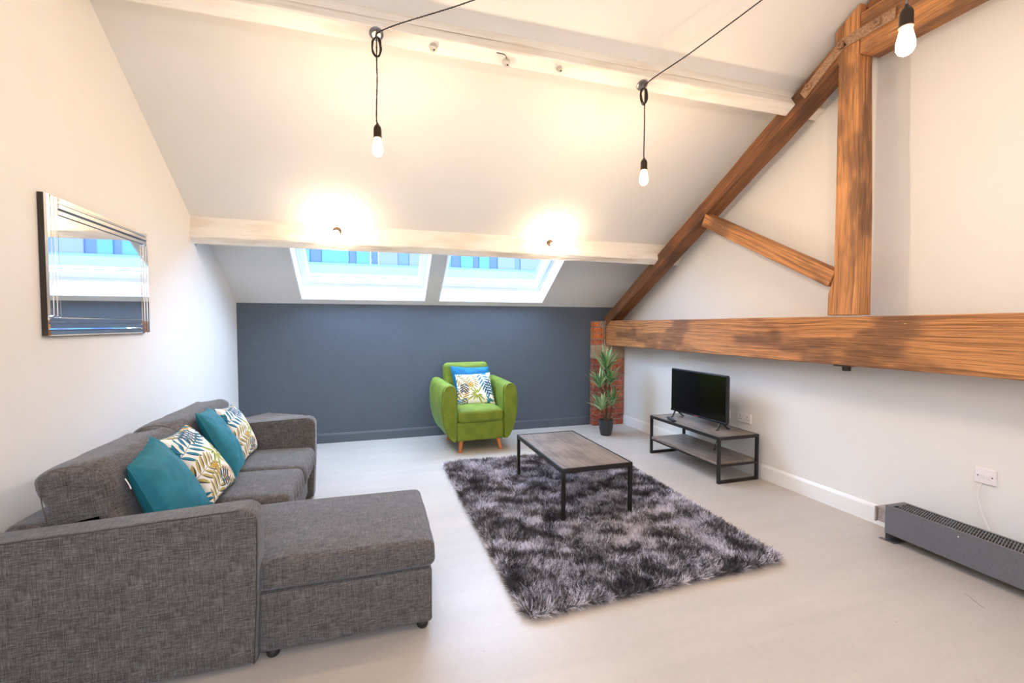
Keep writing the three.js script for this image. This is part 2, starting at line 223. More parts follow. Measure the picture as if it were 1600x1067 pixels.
function roofWindow(name, a, b, s0, s1, X, E, N, O) {
  const g = new THREE.Group(); g.name = name; g.userData.kind = 'structure'; scene.add(g); orient(g, X, E, N, O);
  obj('lining', ring(a - 0.01, b + 0.01, s0 - 0.01, s1 + 0.01, 0.0125, 0.0125, 0.0125, 0.0125, -0.3, 0.003, 0), M.pvc, g);
  obj('frame', ring(a, b, s0, s1, 0.022, 0.022, 0.014, 0.03, -0.29, -0.172), M.pvc, g);
  obj('sash', ring(a + 0.031, b - 0.031, s0 + 0.024, s1 - 0.04, 0.046, 0.046, 0.08, 0.06, -0.27, -0.186, 0.012), M.pvc, g);
  obj('gasket', ring(a + 0.072, b - 0.072, s0 + 0.098, s1 - 0.088, 0.008, 0.008, 0.008, 0.008, -0.232, -0.222, 0), M.gasket, g);
  obj('pane', bx(a + 0.07, b - 0.07, s0 + 0.096, s1 - 0.086, -0.2345, -0.2335), M.glass, g);
  return g;
}
roofWindow('window_1', ...WIN[0], S0, S1, V(1, 0, 0), ES, NI, O1);
roofWindow('window_2', ...WIN[1], S0, S1, V(1, 0, 0), ES, NI, O1);
roofWindow('added_window_3', -RW[0][1], -RW[0][0], R0, R1, E4x, E4, N4, O4);  // unseen roof windows on the far slope, added for cool fill daylight
roofWindow('added_window_4', -RW[1][1], -RW[1][0], R0, R1, E4x, E4, N4, O4);
const skirt = (len, h) => { const g = prism([[0, 0], [0.016, 0], [0.016, h - 0.02], [0.011, h - 0.008], [0.006, h], [0, h]], len); return g; };
struct('baseboard_back', boxUV(skirt(2.69 - XL, 0.106).rotateY(-Math.PI / 2).translate(2.69, 0, ZB)), M.slateGloss);
struct('baseboard_right', boxUV(skirt(ZF - ZB, 0.124).rotateY(Math.PI).translate(XR, 0, ZF)), M.gloss);
struct('baseboard_left', boxUV(skirt(ZF - ZB, 0.124).translate(XL, 0, ZB)), M.gloss);

// neighbouring building seen through the roof windows
{
  const g = thing('neighbouring_building', 'pale building with blue and lilac upper cladding seen through the roof windows', 'building', [0, 0, -12]);
  const C = { d: [0, 62, 128], c: [30, 116, 160], l: [100, 106, 150], w: [130, 150, 168], m: [58, 92, 146] }, mats = {};
  for (const k in C) mats[k] = std({ color: new THREE.Color(`rgb(${C[k]})`).multiplyScalar(0.27), roughness: 0.6 });
  obj('wall', bx(-9, 12, 0, 2.84, -0.4, 0), std({ color: new THREE.Color('rgb(100,136,160)').multiplyScalar(0.23), roughness: 0.7 }), g);
  obj('roof', bx(-9, 12, 4.6, 4.8, -3, 0.1), mats.w, g);
  const P = [[-9, 'c'], [-3.2, 'd'], [-2.4, 'c'], [-1.47, 'd'], [-1.2, 'c'], [-0.57, 'd'], [-0.4, 'c'], [-0.05, 'd'], [0.14, 'l'], [0.62, 'm'], [0.9, 'l'], [1.5, 'd'], [1.75, 'c'], [2.0, 'd'], [2.25, 'c'], [2.6, 'd'], [2.76, 'c'], [3.05, 'd'], [3.28, 'l'], [3.78, 'm'], [3.94, 'l'], [4.6, 'w'], [5.4, 'c'], [6.2, 'd'], [6.6, 'c'], [12]];
  for (let i = 0; i < P.length - 1; i++) obj('panel', bx(P[i][0] + 0.004, P[i + 1][0] - 0.004, 2.84, 4.6, -0.3, -0.02 - 0.02 * (i % 2)), mats[P[i][1]], g);
}

// ---------------------------------------------------------------- roof timbers
function timberAlong(name, label, zy0, zy1, depth, x0, x1, mat, wob = 0.003, parent) {   // a beam in the truss plane; its top-front line runs zy0 -> zy1
  const A = V(x0, zy0[1], zy0[0]), B = V(x0, zy1[1], zy1[0]), X = B.clone().sub(A), L = X.length(); X.normalize();
  const Z = V(1, 0, 0), Y = Z.clone().cross(X), w = x1 - x0;
  const g = softBox(L, depth, w, 0.008, { nx: Math.ceil(L * 14), ny: 3, nz: 2, k: 2, off: zy0[0] * 1.7 + zy0[1], deform: (p) => { const n = n3(p.x * 3, p.y * 5, p.z * 5, 3), m = n3(p.x * 9, p.y * 12, p.z * 12, 9); p.y += Math.sign(p.y) * (wob * n * 2 + wob * m); p.z += Math.sign(p.z) * (wob * n + wob * 0.7 * m); } });
  const o = obj(name, g, mat, parent); const at = A.clone().add(B).multiplyScalar(0.5); at.x = (x0 + x1) / 2; at.addScaledVector(Y, -depth / 2); orient(o, X, Y, Z, at);
  if (label) tag(o, label, 'beam'); return o;
}
// tie beam: front top line at y 1.354
timberAlong('tie_beam', 'long horizontal brown timber beam of the truss, resting on the brick pier', [ZF - 0.01, 1.354], [-5.185, 1.354], 0.312, XT, XT + 0.17, M.oldWood, 0.003);
{ // bolt under the tie beam
  const g = thing('bolt_nut', 'dark iron nut on bolt end under the horizontal timber beam', 'nut', [2.91, 1.042, -2.13]);
  obj('washer', bx(-0.05, 0.05, -0.008, 0.003, -0.05, 0.05, 0.002), M.darkEdge, g); obj('nut', new THREE.CylinderGeometry(0.027, 0.025, 0.03, 6).translate(0, -0.022, 0), M.darkEdge, g);
}
{
  const zy = [[-2.04, 1.362], [-2.228, 1.362], [-2.226, 1.5], [-2.19, 1.62], [-2.192, 2.3], [-2.195, 2.95], [-2.222, 3.04], [-2.222, 3.172], [-2.07, 3.262], [-2.072, 2.9], [-2.045, 2.0]];
  const g = prismX(zy, XT - 0.004, XT + 0.12, 0.006); // grain runs upright
  const uv = g.attributes.uv, p = g.attributes.position; for (let i = 0; i < uv.count; i++) uv.setXY(i, p.getY(i) + 0.3, p.getZ(i) + p.getX(i) * 0.9);
  tag(obj('truss_post', g, M.oldWood), 'upright brown timber post standing on the horizontal beam', 'beam');
}
// principal rafter: upper front line y = 4.361+0.565 z
timberAlong('principal_rafter', 'long sloping brown timber rafter below the plaster ceiling', [-2.19, 3.118], [-5.24, 1.395], 0.125, XT, XT + 0.16, M.oldWoodDark, 0.004);
timberAlong('principal_rafter', 'short brown timber continuing the slope above the head of the post', [-1.2, 3.78], [-2.06, 3.245], 0.12, XT + 0.03, XT + 0.15, M.oldWoodDark, 0.004);
timberAlong('straining_beam', 'level brown timber beam running from the head of the post', [ZF - 1.2, 3.2], [-2.068, 3.2], 0.245, XT, XT + 0.165, M.oldWood, 0.003);
timberAlong('strut', 'short slanting brown timber brace between the rafter and the post', [-2.185, 1.648], [-3.40, 2.30], 0.112, XT + 0.004, XT + 0.1, M.oldWood, 0.003);
{ // iron strap bent round the post head
  const g = thing('iron_strap', 'bent rusty iron strap bolted across the head of the timber post', 'strap');
  const mk = (a, b) => { const d = V(0, b[1] - a[1], b[0] - a[0]), L = d.length(); const m = new THREE.BoxGeometry(L + 0.02, 0.064, 0.009, 10, 1, 1); const X = d.normalize(), Z = V(-1, 0, 0), Y = Z.clone().cross(X); m.applyMatrix4(new THREE.Matrix4().makeBasis(X, Y, Z).setPosition(V(XT - 0.011, (a[1] + b[1]) / 2, (a[0] + b[0]) / 2))); return boxUV(m); };
  const K = [-2.165, 3.072], A = [-2.43, 2.885], B = [-1.872, 3.068];
  obj('strap', merge([mk(A, K), mk(K, B)]), M.iron, g);
  for (const [z, y] of [[-2.385, 2.917], [-2.172, 3.066], [-1.955, 3.07]]) { obj('bolt', merge([bx(XT - 0.034, XT - 0.013, y - 0.02, y + 0.02, z - 0.02, z + 0.02, 0.004), new THREE.CylinderGeometry(0.009, 0.009, 0.016, 10).rotateZ(Math.PI / 2).translate(XT - 0.04, y, z)]), M.iron, g); }
}
// white purlins
{
  const low = thing('roof_purlin', 'low white painted timber purlin crossing above the two roof windows', 'beam');
  const zy = [[-4.118, 2.135], [-4.086, 1.986], [-4.152, 1.936], [-4.215, 2.06], [-4.2, 2.3], [-4.14, 2.22]];
  obj('timber', wobbleX(zy, XL, XR, 0.004), M.paintedWood, low);
  const up = thing('roof_purlin', 'upper white painted timber purlin carrying the pendant hooks', 'beam');
  const nO = [-0.533, 0.846], c = [-2.504, 2.854], b = [-2.582, 2.805], off = (p, d) => [p[0] + nO[0] * d, p[1] + nO[1] * d];
  obj('timber', wobbleX([c, b, off(b, 0.29), off(c, 0.2)], XL, XR, 0.003), M.paintedWood, up);
  const c2 = [c[0] + 0.006, c[1] + 0.004];
  obj('fillet', wobbleX([off(c2, 0.083), off(c, 0.08), off(c, 0.22), off(c2, 0.22)], XL, XR, 0.002), M.paintedWood, up);
}
function wobbleX(zy, x0, x1, w) {
  const N = 90, rings = []; const S = []; // round the outline a little
  zy.forEach((p, i) => { const a = zy[(i + zy.length - 1) % zy.length], b = zy[(i + 1) % zy.length], t = 0.006, da = Math.hypot(a[0] - p[0], a[1] - p[1]), db = Math.hypot(b[0] - p[0], b[1] - p[1]); const q = Math.min(t, da / 3), r = Math.min(t, db / 3); S.push([p[0] + (a[0] - p[0]) * q / da, p[1] + (a[1] - p[1]) * q / da], [p[0] + (b[0] - p[0]) * r / db, p[1] + (b[1] - p[1]) * r / db]); });
  for (let i = 0; i <= N; i++) { const x = lerp(x0, x1, i / N); rings.push(S.map(([z, y], k) => { const n = n3(x * 3.1, k * 1.7, 2) * 2, m = n3(x * 11, k * 2.3, 7); return V(x, y + w * (n + m) * 0.8, z + w * (n * 0.6 - m)); })); }
  return loft(rings, 0.5);
}

// ---------------------------------------------------------------- brick pier
{
  const g = thing('brick_pier', 'red brick pier with stone pad under the end of the timber beam', 'pillar');
  const x0 = 2.69, z1 = -5.19;
  obj('mortar', merge([bx(x0 + 0.012, XR, 0, 0.872, ZB, z1 - 0.008), bx(x0 + 0.012, XT - 0.02, 1.04, 1.35, ZB, z1 - 0.008)]), M.mortar, g);
  obj('padstone', softBox(XR - x0 - 0.004, 0.168, 0.105, 0.008, { nx: 12, ny: 4, nz: 3, deform: p => { p.z += Math.sign(p.z) * 0.004 * n3(p.x * 14, p.y * 14, p.z * 14); } }).translate((x0 + XR) / 2, 0.957, z1 - 0.0505), M.stone, g);
  obj('render_edge', softBox(0.016, 0.31, 0.012, 0.004, { nx: 1, ny: 8, nz: 1, k: 1, deform: p => { p.x += 0.004 * n3(p.y * 20, 1, 1); } }).translate(XT - 0.012, 1.198, z1 + 0.002), M.mortar, g);
  const geos = {}; seed = 99;
  const brick = (xa, xb, ya, yb) => { const key = Math.round((xb - xa) * 50) + '_' + Math.round(rnd() * 2), w = xb - xa, h = yb - ya; geos[key] ??= softBox(Math.round(w * 50) / 50, h, 0.1, 0.006, { nx: 5, ny: 2, nz: 2, k: 1, off: rnd() * 3, deform: p => { const n = n3(p.x * 22 + 3, p.y * 22, p.z * 22 + geosN); p.z += Math.sign(p.z) * 0.006 * n; p.x += Math.sign(p.x) * 0.004 * n; p.y += Math.sign(p.y) * 0.003 * n; } }); geosN++; const up = ya > 1; const m = obj('brick', geos[key], M.bricks[up ? (rnd() < 0.7 ? 4 : 0) : Math.floor(rnd() * 4)], g); m.position.set((xa + xb) / 2, (ya + yb) / 2, z1 - 0.05 + rr(-0.003, 0.004)); };
  let geosN = 0;
  for (let k = 0; k < 12; k++) { const ya = 0.004 + k * 0.0726, yb = ya + 0.063; const cuts = k % 2 ? [x0, x0 + 0.212, XR - 0.008] : [x0, x0 + 0.104, x0 + 0.326, XR - 0.008]; for (let i = 0; i < cuts.length - 1; i++) brick(cuts[i] + (i ? 0.005 : 0) , cuts[i + 1] - 0.005, ya, yb); }
  for (let k = 0; k < 4; k++) { const ya = 1.046 + k * 0.0765, yb = ya + 0.066; k === 3 ? (brick(x0, x0 + 0.085, ya, yb - 0.006)) : brick(x0, x0 + 0.142, ya, yb); }
}

// ---------------------------------------------------------------- lamps
function bulbLight(parent, x, y, z, cd) { const l = new THREE.PointLight(WARM, cd); l.position.set(x, y, z); l.castShadow = true; l.shadow.radius = 1.4; l.shadow.bias = -0.002; parent.add(l); return l; }
function twisted(pts, r) { const cv = new THREE.CatmullRomCurve3(pts), len = cv.getLength(), n = Math.max(8, Math.min(420, Math.ceil(len / 0.004))), out = []; for (const ph of [0, Math.PI]) { const P = []; for (let i = 0; i <= n; i++) { const t = i / n, p = cv.getPointAt(t), tg = cv.getTangentAt(t), u = Math.abs(tg.y) < 0.8 ? V(0, 1, 0).cross(tg).normalize() : V(1, 0, 0).cross(tg).normalize(), v = tg.clone().cross(u), a = ph + t * len / 0.022 * 2 * Math.PI; P.push(p.clone().addScaledVector(u, Math.cos(a) * r * 0.55).addScaledVector(v, Math.sin(a) * r * 0.55)); } out.push(clean(new THREE.TubeGeometry(new THREE.CatmullRomCurve3(P), n, r * 0.72, 5, false))); } return out; }
const holderGeo = lathe([[0.0001, 0.075], [0.006, 0.075], [0.0085, 0.066], [0.0135, 0.062], [0.018, 0.054], [0.0205, 0.044], [0.021, 0.006], [0.0225, 0.002], [0.0225, -0.003], [0.018, -0.004], [0.0001, -0.004]], 28);
const bulbGeo = lathe([[0.017, 0.0], [0.0185, -0.012], [0.0225, -0.03], [0.0265, -0.048], [0.028, -0.062], [0.027, -0.075], [0.021, -0.088], [0.011, -0.0955], [0.0001, -0.098]], 28);
function pendant(label, group, holder, cordPts, cordMat, hook, cd) {
  const g = thing('pendant_lamp', label, 'lamp', [holder[0], holder[1], holder[2]], 0, group), L = p => p.clone().sub(V(...holder));
  obj('lamp_holder', holderGeo, M.holder, g);
  const b = obj('bulb', bulbGeo, M.bulb, g); b.castShadow = false; tag(b, 'glowing clear filament bulb');
  bulbLight(g, 0, -0.062, 0, cd);
  const [s1, s2] = twisted(cordPts.map(L), 0.0037); obj('cord', merge([s1, s2]), cordMat, g);
  if (hook) {
    const h = L(V(...hook)), n = NI;      // galvanised washer and hook on the underside of the purlin
    const q = new THREE.Quaternion().setFromUnitVectors(V(0, 1, 0), n);
    obj('hook_plate', clean(lathe([[0.0001, 0.004], [0.02, 0.006], [0.034, 0.003], [0.0365, 0.0], [0.0001, 0]], 28).applyQuaternion(q).translate(h.x, h.y, h.z)), M.steel, g);
    const hp = [V(0, 0, 0), V(0, 0.012, 0), V(0, 0.02, 0.008), V(0, 0.03, 0.012), V(0, 0.042, 0.004), V(0, 0.04, -0.008), V(0, 0.03, -0.012)].map(p => p.applyQuaternion(q).add(h));
    obj('hook', tube(hp, 0.004, 24, 8), M.steel, g);
    const coil = []; seed = Math.floor(hook[0] * 100 + 500); const c0 = h.clone().addScaledVector(n, 0.034); for (let k = 0; k < 3; k++) for (let i = 0; i < 14; i++) { const a = i / 14 * 2 * Math.PI, w = rr(0.9, 1.06); coil.push(V(c0.x + 0.022 * w * Math.sin(a) + 0.003 * k - 0.004, c0.y - 0.052 + 0.05 * w * Math.cos(a), c0.z + 0.004 * Math.sin(a * 2) + 0.004 * k)); }
    obj('cord_coil', tube(coil, 0.003, 160, 6), cordMat, g);
  }
  return g;
}
const HUB = V(3.0, 3.835, -1.235);
const h1 = [0.031, 2.834, -2.535], h2 = [1.65, 2.825, -2.55];
const drop = (h, kink) => [V(h[0], h[1] - 0.05, h[2] + 0.034), V(h[0], h[1] - 0.2, h[2] + 0.03), V(h[0] + 0.001, 2.6, h[2] + 0.03), V(h[0] - kink, 2.42, h[2] + 0.03), V(h[0] - kink, 2.37, h[2] + 0.03), V(h[0], 2.352, h[2] + 0.03)];
const toHub = (h, sag) => { const a = V(h[0], h[1] - 0.02, h[2] + 0.03), P = []; for (let i = 7; i >= 0; i--) { const t = i / 7; P.push(a.clone().lerp(HUB, t).add(V(0, -sag * 4 * t * (1 - t), 0))); } return P; };
pendant('glowing bare bulb on twisted cord from the galvanised hook above the near roof window', 'pendant lamps hooked to the purlin', [h1[0], 2.283, h1[2] + 0.03], [...toHub(h1, 0.05), ...drop(h1, 0.004)], M.cordDark, h1, PENDANT);
pendant('glowing bare bulb on twisted cord from the purlin hook nearer to the timber rafter', 'pendant lamps hooked to the purlin', [h2[0], 2.283, h2[2] + 0.03], [...toHub(h2, 0.03), ...drop(h2, 0.001)], M.cordDark, h2, PENDANT);
pendant('large glowing bare bulb hanging in front of the head of the timber post', null, [1.78, 2.335, -1.13], [V(1.78, yBay3(-1.13), -1.13), V(1.78, 3.2, -1.13), V(1.78, 2.6, -1.13), V(1.78, 2.405, -1.13)], M.cordGrey, null, PENDANT);
for (const [x, z] of [[0.03, 1.3], [1.6, 1.3], [0.03, 2.7], [1.6, 2.7]]) pendant('glowing bare bulb on a cord added behind the viewpoint for warm fill', 'pendant lamps added behind the viewpoint', [x, 2.245, z], [V(x, (z < ZRIDGE ? yBay3(z) : YRIDGE - SL4 * (z - ZRIDGE)), z), V(x, 2.7, z), V(x, 2.32, z)], M.cordGrey, null, REAR_FILL);  // unseen bulbs added as warm fill light
function batten(label, x) {
  const g = thing('batten_lamp', label, 'lamp', [x, 2.094, -4.112], 0, 'batten lamps on the low purlin');
  const q = new THREE.Quaternion().setFromUnitVectors(V(0, 1, 0), V(0, 0.35, -0.94).normalize());
  obj('lamp_base', clean(lathe([[0.0001, 0.0], [0.034, 0.0], [0.036, 0.006], [0.034, 0.016], [0.024, 0.022], [0.022, 0.045], [0.0001, 0.045]], 28).rotateX(Math.PI).applyQuaternion(q)), M.holder, g);
  const b = obj('bulb', clean(bulbGeo.clone().applyQuaternion(q).translate(0, -0.022, 0.066)), M.bulb, g); b.castShadow = false;
  bulbLight(g, 0, -0.046, 0.132, BATTEN);
}
batten('glowing bulb on the low purlin above the roof window closer to the mirror', -0.286);
batten('glowing bulb on the low purlin above the roof window closer to the timber rafter', 1.648);
{ // the photographer's flash head on its stand, just behind and above the camera
  const g = thing('studio_flash', 'small flash head on a black light stand behind the viewpoint', 'flash', [-0.22, 0, 0.32]);
  obj('pole', cylBetween(V(0, 0.3, 0), V(0, 1.6, 0), 0.012, 0.009, 12), M.blackMetal, g);
  for (let k = 0; k < 3; k++) { const a = k * 2.094 + 0.5; obj('leg', cylBetween(V(0, 0.55, 0), V(0.4 * Math.cos(a), 0.01, 0.4 * Math.sin(a)), 0.009, 0.009, 10), M.blackMetal, g); }
  obj('flash_housing', softBox(0.09, 0.09, 0.16, 0.015, { nx: 2, ny: 2, nz: 2 }).translate(0, 1.66, 0.06), M.blackPlastic, g);
  const t = obj('flash_tube', clean(new THREE.SphereGeometry(0.03, 20, 14).translate(0, 1.66, -0.06)), std({ color: 0xffffff, emissive: new THREE.Color(0.95, 0.97, 1), emissiveIntensity: 3 }), g); t.castShadow = false;
  const l = new THREE.PointLight(new THREE.Color().setRGB(0.9, 0.96, 1.05), FLASH); l.position.set(0, 1.66, -0.06); l.castShadow = true; l.shadow.radius = 1.2; l.shadow.bias = -0.002; g.add(l);
}
// painted-over insulator knobs on the upper purlin
[[0.328, 2.827, -2.546, 'white painted porcelain knob on the upper purlin, next to the hook with the coiled cord'], [0.748, 2.823, -2.555, 'white painted porcelain knob midway along the upper purlin with old wire stub'], [1.077, 2.831, -2.541, 'small white painted knob with a dark shade disc on the upper purlin']].forEach(([x, y, z, l], i) => {
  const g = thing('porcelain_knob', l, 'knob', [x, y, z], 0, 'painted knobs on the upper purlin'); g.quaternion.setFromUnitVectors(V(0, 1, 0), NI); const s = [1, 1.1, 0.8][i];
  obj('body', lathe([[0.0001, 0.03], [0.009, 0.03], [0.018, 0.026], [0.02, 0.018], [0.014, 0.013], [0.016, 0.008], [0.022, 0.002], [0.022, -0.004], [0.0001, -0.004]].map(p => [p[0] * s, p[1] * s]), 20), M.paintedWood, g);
  obj('hole', clean(new THREE.CylinderGeometry(0.005, 0.005, 0.003, 12).translate(0.004, 0.03 * s, 0)), M.dark, g);  // dark disc coloured as the shade inside the bore
  if (i === 1) obj('wire_stub', tube([V(0, 0.01, -0.02), V(-0.012, 0.006, -0.036), V(-0.065, 0.003, -0.04)], 0.002, 16, 6), M.dark, g);
});

// ---------------------------------------------------------------- mirror on the wall
{
  const g = thing('wall_mirror', 'rectangular wall mirror framed by stepped strips of mirror glass', 'mirror', [XL, 0, 0]);
  const za = -2.425, zb = -3.325, y0 = 1.252, y1 = 1.866, w = 0.084, n = 3, xf = 0.03;
  obj('backing', bx(0.001, xf - 0.006, y0 + 0.002, y1 - 0.002, zb + 0.002, za - 0.002), M.darkEdge, g);
  obj('glass', bx(xf - 0.008, xf - 0.004, y0 + w, y1 - w, zb + w, za - w), M.mirror, g);
  const strip = (ya, yb, z0, z1, k) => { const W = z1 - z0, H = yb - ya, b = 0.005, f = 0.004, s = [[z0, ya], [z1, ya], [z1, yb], [z0, yb]]; const base = xf - 0.006, top = base + f + 0.002 * (2 - k); const P = s.map(([z, y]) => V(base, y, z)), Q = [[z0 + b, ya + b], [z1 - b, ya + b], [z1 - b, yb - b], [z0 + b, yb - b]].map(([z, y]) => V(top, y, z)); const pos = [], q = (a, c, d, e) => pos.push(...[a, d, c, a, e, d].flatMap(p => [p.x, p.y, p.z])); for (let i = 0; i < 4; i++) q(P[i], P[(i + 1) % 4], Q[(i + 1) % 4], Q[i]); q(...Q); const geo = new THREE.BufferGeometry(); geo.setAttribute('position', new THREE.Float32BufferAttribute(pos, 3)); geo.computeVertexNormals(); return boxUV(geo); };
  for (let k = 0; k < n; k++) {
    const a = k * w / n, b = (k + 1) * w / n - 0.001;
    obj('frame_strip', strip(y0 + w, y1, za - b, za - a, k), M.mirror, g);            // near column
    obj('frame_strip', strip(y1 - b, y1 - a, zb, za - w, k), M.mirror, g);            // top row
    obj('frame_strip', strip(y0, y1 - w, zb + a, zb + b, k), M.mirror, g);            // far column
    obj('frame_strip', strip(y0 + a, y0 + b, zb + w, za, k), M.mirror, g);            // bottom row
  }
}

// ---------------------------------------------------------------- sofa
{
  const g = thing('corner_sofa', 'charcoal grey woven fabric sofa with chaise along the white wall', 'sofa');
  const X0 = -1.25, zN = -1.865, zFar = -3.72;
  const armPts = [[X0, 0.02], [-0.441, 0.02], [-0.43, 0.25], [-0.424, 0.48]]; for (let i = 0; i <= 8; i++) { const a = i / 8 * Math.PI / 2; armPts.push([-0.484 + 0.06 * Math.cos(a), 0.556 + 0.058 * Math.sin(a)]); } armPts.push([-0.8, 0.602], [-1.1, 0.59], [X0, 0.584]);
  const armGeo = boxUV(toCreasedNormals(prism(armPts, 0.122, 0.014), 0.6));
  const pipe = (z) => tube(armPts.slice(1).map(([x, y]) => V(x + (x > -0.5 ? -0.006 : 0), y - (y > 0.57 ? 0.006 : 0), z)), 0.0032, 80, 6);
  for (const z of [zN, zFar + 0.122]) {
    const a = obj('arm', armGeo, M.fabric, g); a.position.z = z - 0.122;
    for (const d of [-0.006, -0.116]) { const p = obj('piping', pipe(d + 0.122), M.piping, a); }
  }
  const sb = (name, x0, x1, y0, y1, z0, z1, r, o = {}) => { const q = obj(name, softBox(x1 - x0, y1 - y0, Math.abs(z1 - z0), r, o), M.fabric, g); q.position.set((x0 + x1) / 2, (y0 + y1) / 2, (z0 + z1) / 2); return q; };
  sb('back_frame', X0, -1.13, 0.06, 0.592, zN - 0.124, zFar + 0.124, 0.03, { nx: 2, nz: 12 });
  sb('base', -1.14, -0.478, 0.05, 0.268, -2.56, -3.596, 0.015, { nz: 8 });
  sb('chaise_base', -0.437, 0.228, 0.03, 0.264, -2.545, -1.9, 0.014, { nx: 10, nz: 10, deform: (p, H) => { p.z += Math.sign(p.z) * 0.004 * n3(p.x * 5, p.y * 8, 3); } });
  sb('chaise_base', -1.14, -0.437, 0.05, 0.264, -2.545, -1.988, 0.014, { nx: 10, nz: 10 });
  const bulge = (amt, sag = 0) => (p, H) => { const a = 1 - (p.x / H[0]) ** 2, b = 1 - (p.z / H[2]) ** 2; p.y += (p.y > 0 ? amt : sag) * Math.max(0, a) ** 0.6 * Math.max(0, b) ** 0.6; const w = n3(p.x * 6, p.z * 6, p.y * 4, 17); p.y += p.y > 0 ? 0.006 * w : 0; p.z += Math.sign(p.z) * 0.006 * n3(p.x * 7, p.y * 9, 5); p.x += Math.sign(p.x) * 0.006 * n3(p.z * 7, p.y * 9, 8); };
  // chaise cushion: wider beyond the arm, tucked in beside it
  const cx = (-1.1 + 0.244) / 2, cz = (-1.893 - 2.555) / 2;
  const cc = sb('chaise_cushion', -1.1, 0.244, 0.266, 0.382, -2.555, -1.893, 0.035, { nx: 40, ny: 4, nz: 18, deform: (p, H) => { const X = p.x + cx; bulge(0.022)(p, H); const t = 1 - sstep(-0.465, -0.425, X); if (p.z > 0) { const Zw = p.z + cz; if (Zw > -1.99) p.z -= t * (Zw + 1.99) * 0.97; } if (p.y > 0) { p.y -= 0.014 * Math.exp(-(((X + 0.43) / 0.05) ** 2)) * sstep(-0.1, 0.3, p.z) ; } } });
  const seam = (pts, r = 0.0018, m = M.piping) => tube(pts, r, pts.length * 6, 5);
  obj('piping', seam([V(-0.442 - cx, 0.372 - 0.324, 0.322), V(-0.2 - cx, 0.378 - 0.324, 0.332), V(0.1 - cx, 0.376 - 0.324, 0.331), V(0.225 - cx, 0.368 - 0.324, 0.325)].map(p => p.add(V(0, -0.006, -0.006)))), M.stitch, cc);
  obj('piping', seam([V(-0.435 - cx, 0.279 - 0.324, 0.322), V(-0.2 - cx, 0.278 - 0.324, 0.33), V(0.1 - cx, 0.279 - 0.324, 0.328), V(0.225 - cx, 0.285 - 0.324, 0.32)].map(p => p.add(V(0, 0.004, -0.004)))), M.stitch, cc);
  const wrinkle = (p, H) => { bulge(0.02)(p, H); const f = sstep(0.6, 1, p.x / H[0]); p.x += f * 0.008 * Math.sin(p.z * 70 + p.y * 30) * (1 - Math.abs(p.y / H[1])); };
  sb('seat_cushion', -1.1, -0.424, 0.262, 0.408, -3.066, -2.562, 0.04, { nx: 24, ny: 6, nz: 24, deform: wrinkle });
  sb('seat_cushion', -1.1, -0.42, 0.262, 0.402, -3.594, -3.072, 0.045, { nx: 24, ny: 6, nz: 24, deform: wrinkle });
  // back cushions: boxy, leaning, with a soft rolled top
  const back = (z0, z1, dx, top, lean) => {
    const w = 0.21, h = top - 0.385, d = Math.abs(z1 - z0);
    const b = obj('back_cushion', softBox(w, h, d, 0.046, { nx: 8, ny: 16, nz: 26, k: 4, off: z0, deform: (p, H) => { const b2 = 1 - (p.z / H[2]) ** 2, t = p.y / H[1]; p.x += Math.sign(p.x) * 0.018 * Math.max(0, b2) ** 0.5 * (1 - t * t * 0.6); if (p.y > 0) p.y -= 0.03 * sstep(0.72, 1, Math.abs(p.z / H[2])) ** 1.5 * sstep(-0.2, 0.6, p.x / H[0] + 0.5); const e = Math.abs(p.z / H[2]); p.x += 0.010 * n3(p.z * 5, p.y * 9, p.x * 3, 23) + sstep(0.6, 1, e) * 0.012 * Math.sin(p.y * 38 + p.x * 25 + p.z * 5); p.z += Math.sign(p.z) * 0.010 * Math.sin(p.y * 42 + p.x * 14) * sstep(0.2, 0.9, t) * (e > 0.9 ? 1 : 0.2); p.y += 0.007 * n3(p.z * 9, p.x * 12, 4, 27); } }), M.fabric, g);
    b.position.set(-1.035 + dx, 0.385 + h / 2, (z0 + z1) / 2); b.rotation.z = lean;
    const zz = d / 2 - 0.012, hw = w / 2 - 0.028, pts = []; for (const [a, c] of [[1, -0.9], [1.08, 0], [0.98, 0.72], [0.6, 0.95], [-0.5, 0.985], [-0.92, 0.74], [-1.02, 0]]) pts.push(V(a * (hw + 0.012), c * h / 2, 0));
    for (const s of [1]) { obj('piping', tube(pts.map(p => V(p.x, p.y * 0.985, s * (zz + 0.006))), 0.0018, 70, 6), M.stitch, b); }
  };
  back(-2.0, -2.665, 0, 0.79, 0.16); back(-2.685, -3.575, -0.012, 0.792, 0.15);
  const foot = lathe([[0.0001, 0], [0.018, 0], [0.024, 0.008], [0.026, 0.02], [0.024, 0.034], [0.0001, 0.036]], 18);
  for (const [x, z] of [[-0.392, -1.93], [0.188, -1.93], [0.188, -2.51], [-0.392, -2.51], [-0.53, -3.56], [-1.08, -3.56], [-1.08, -2.62]]) { const f = obj('foot', foot, M.blackPlastic, g); f.position.set(x, 0, z); if (z < -2.6) f.scale.y = 1.45; }
}

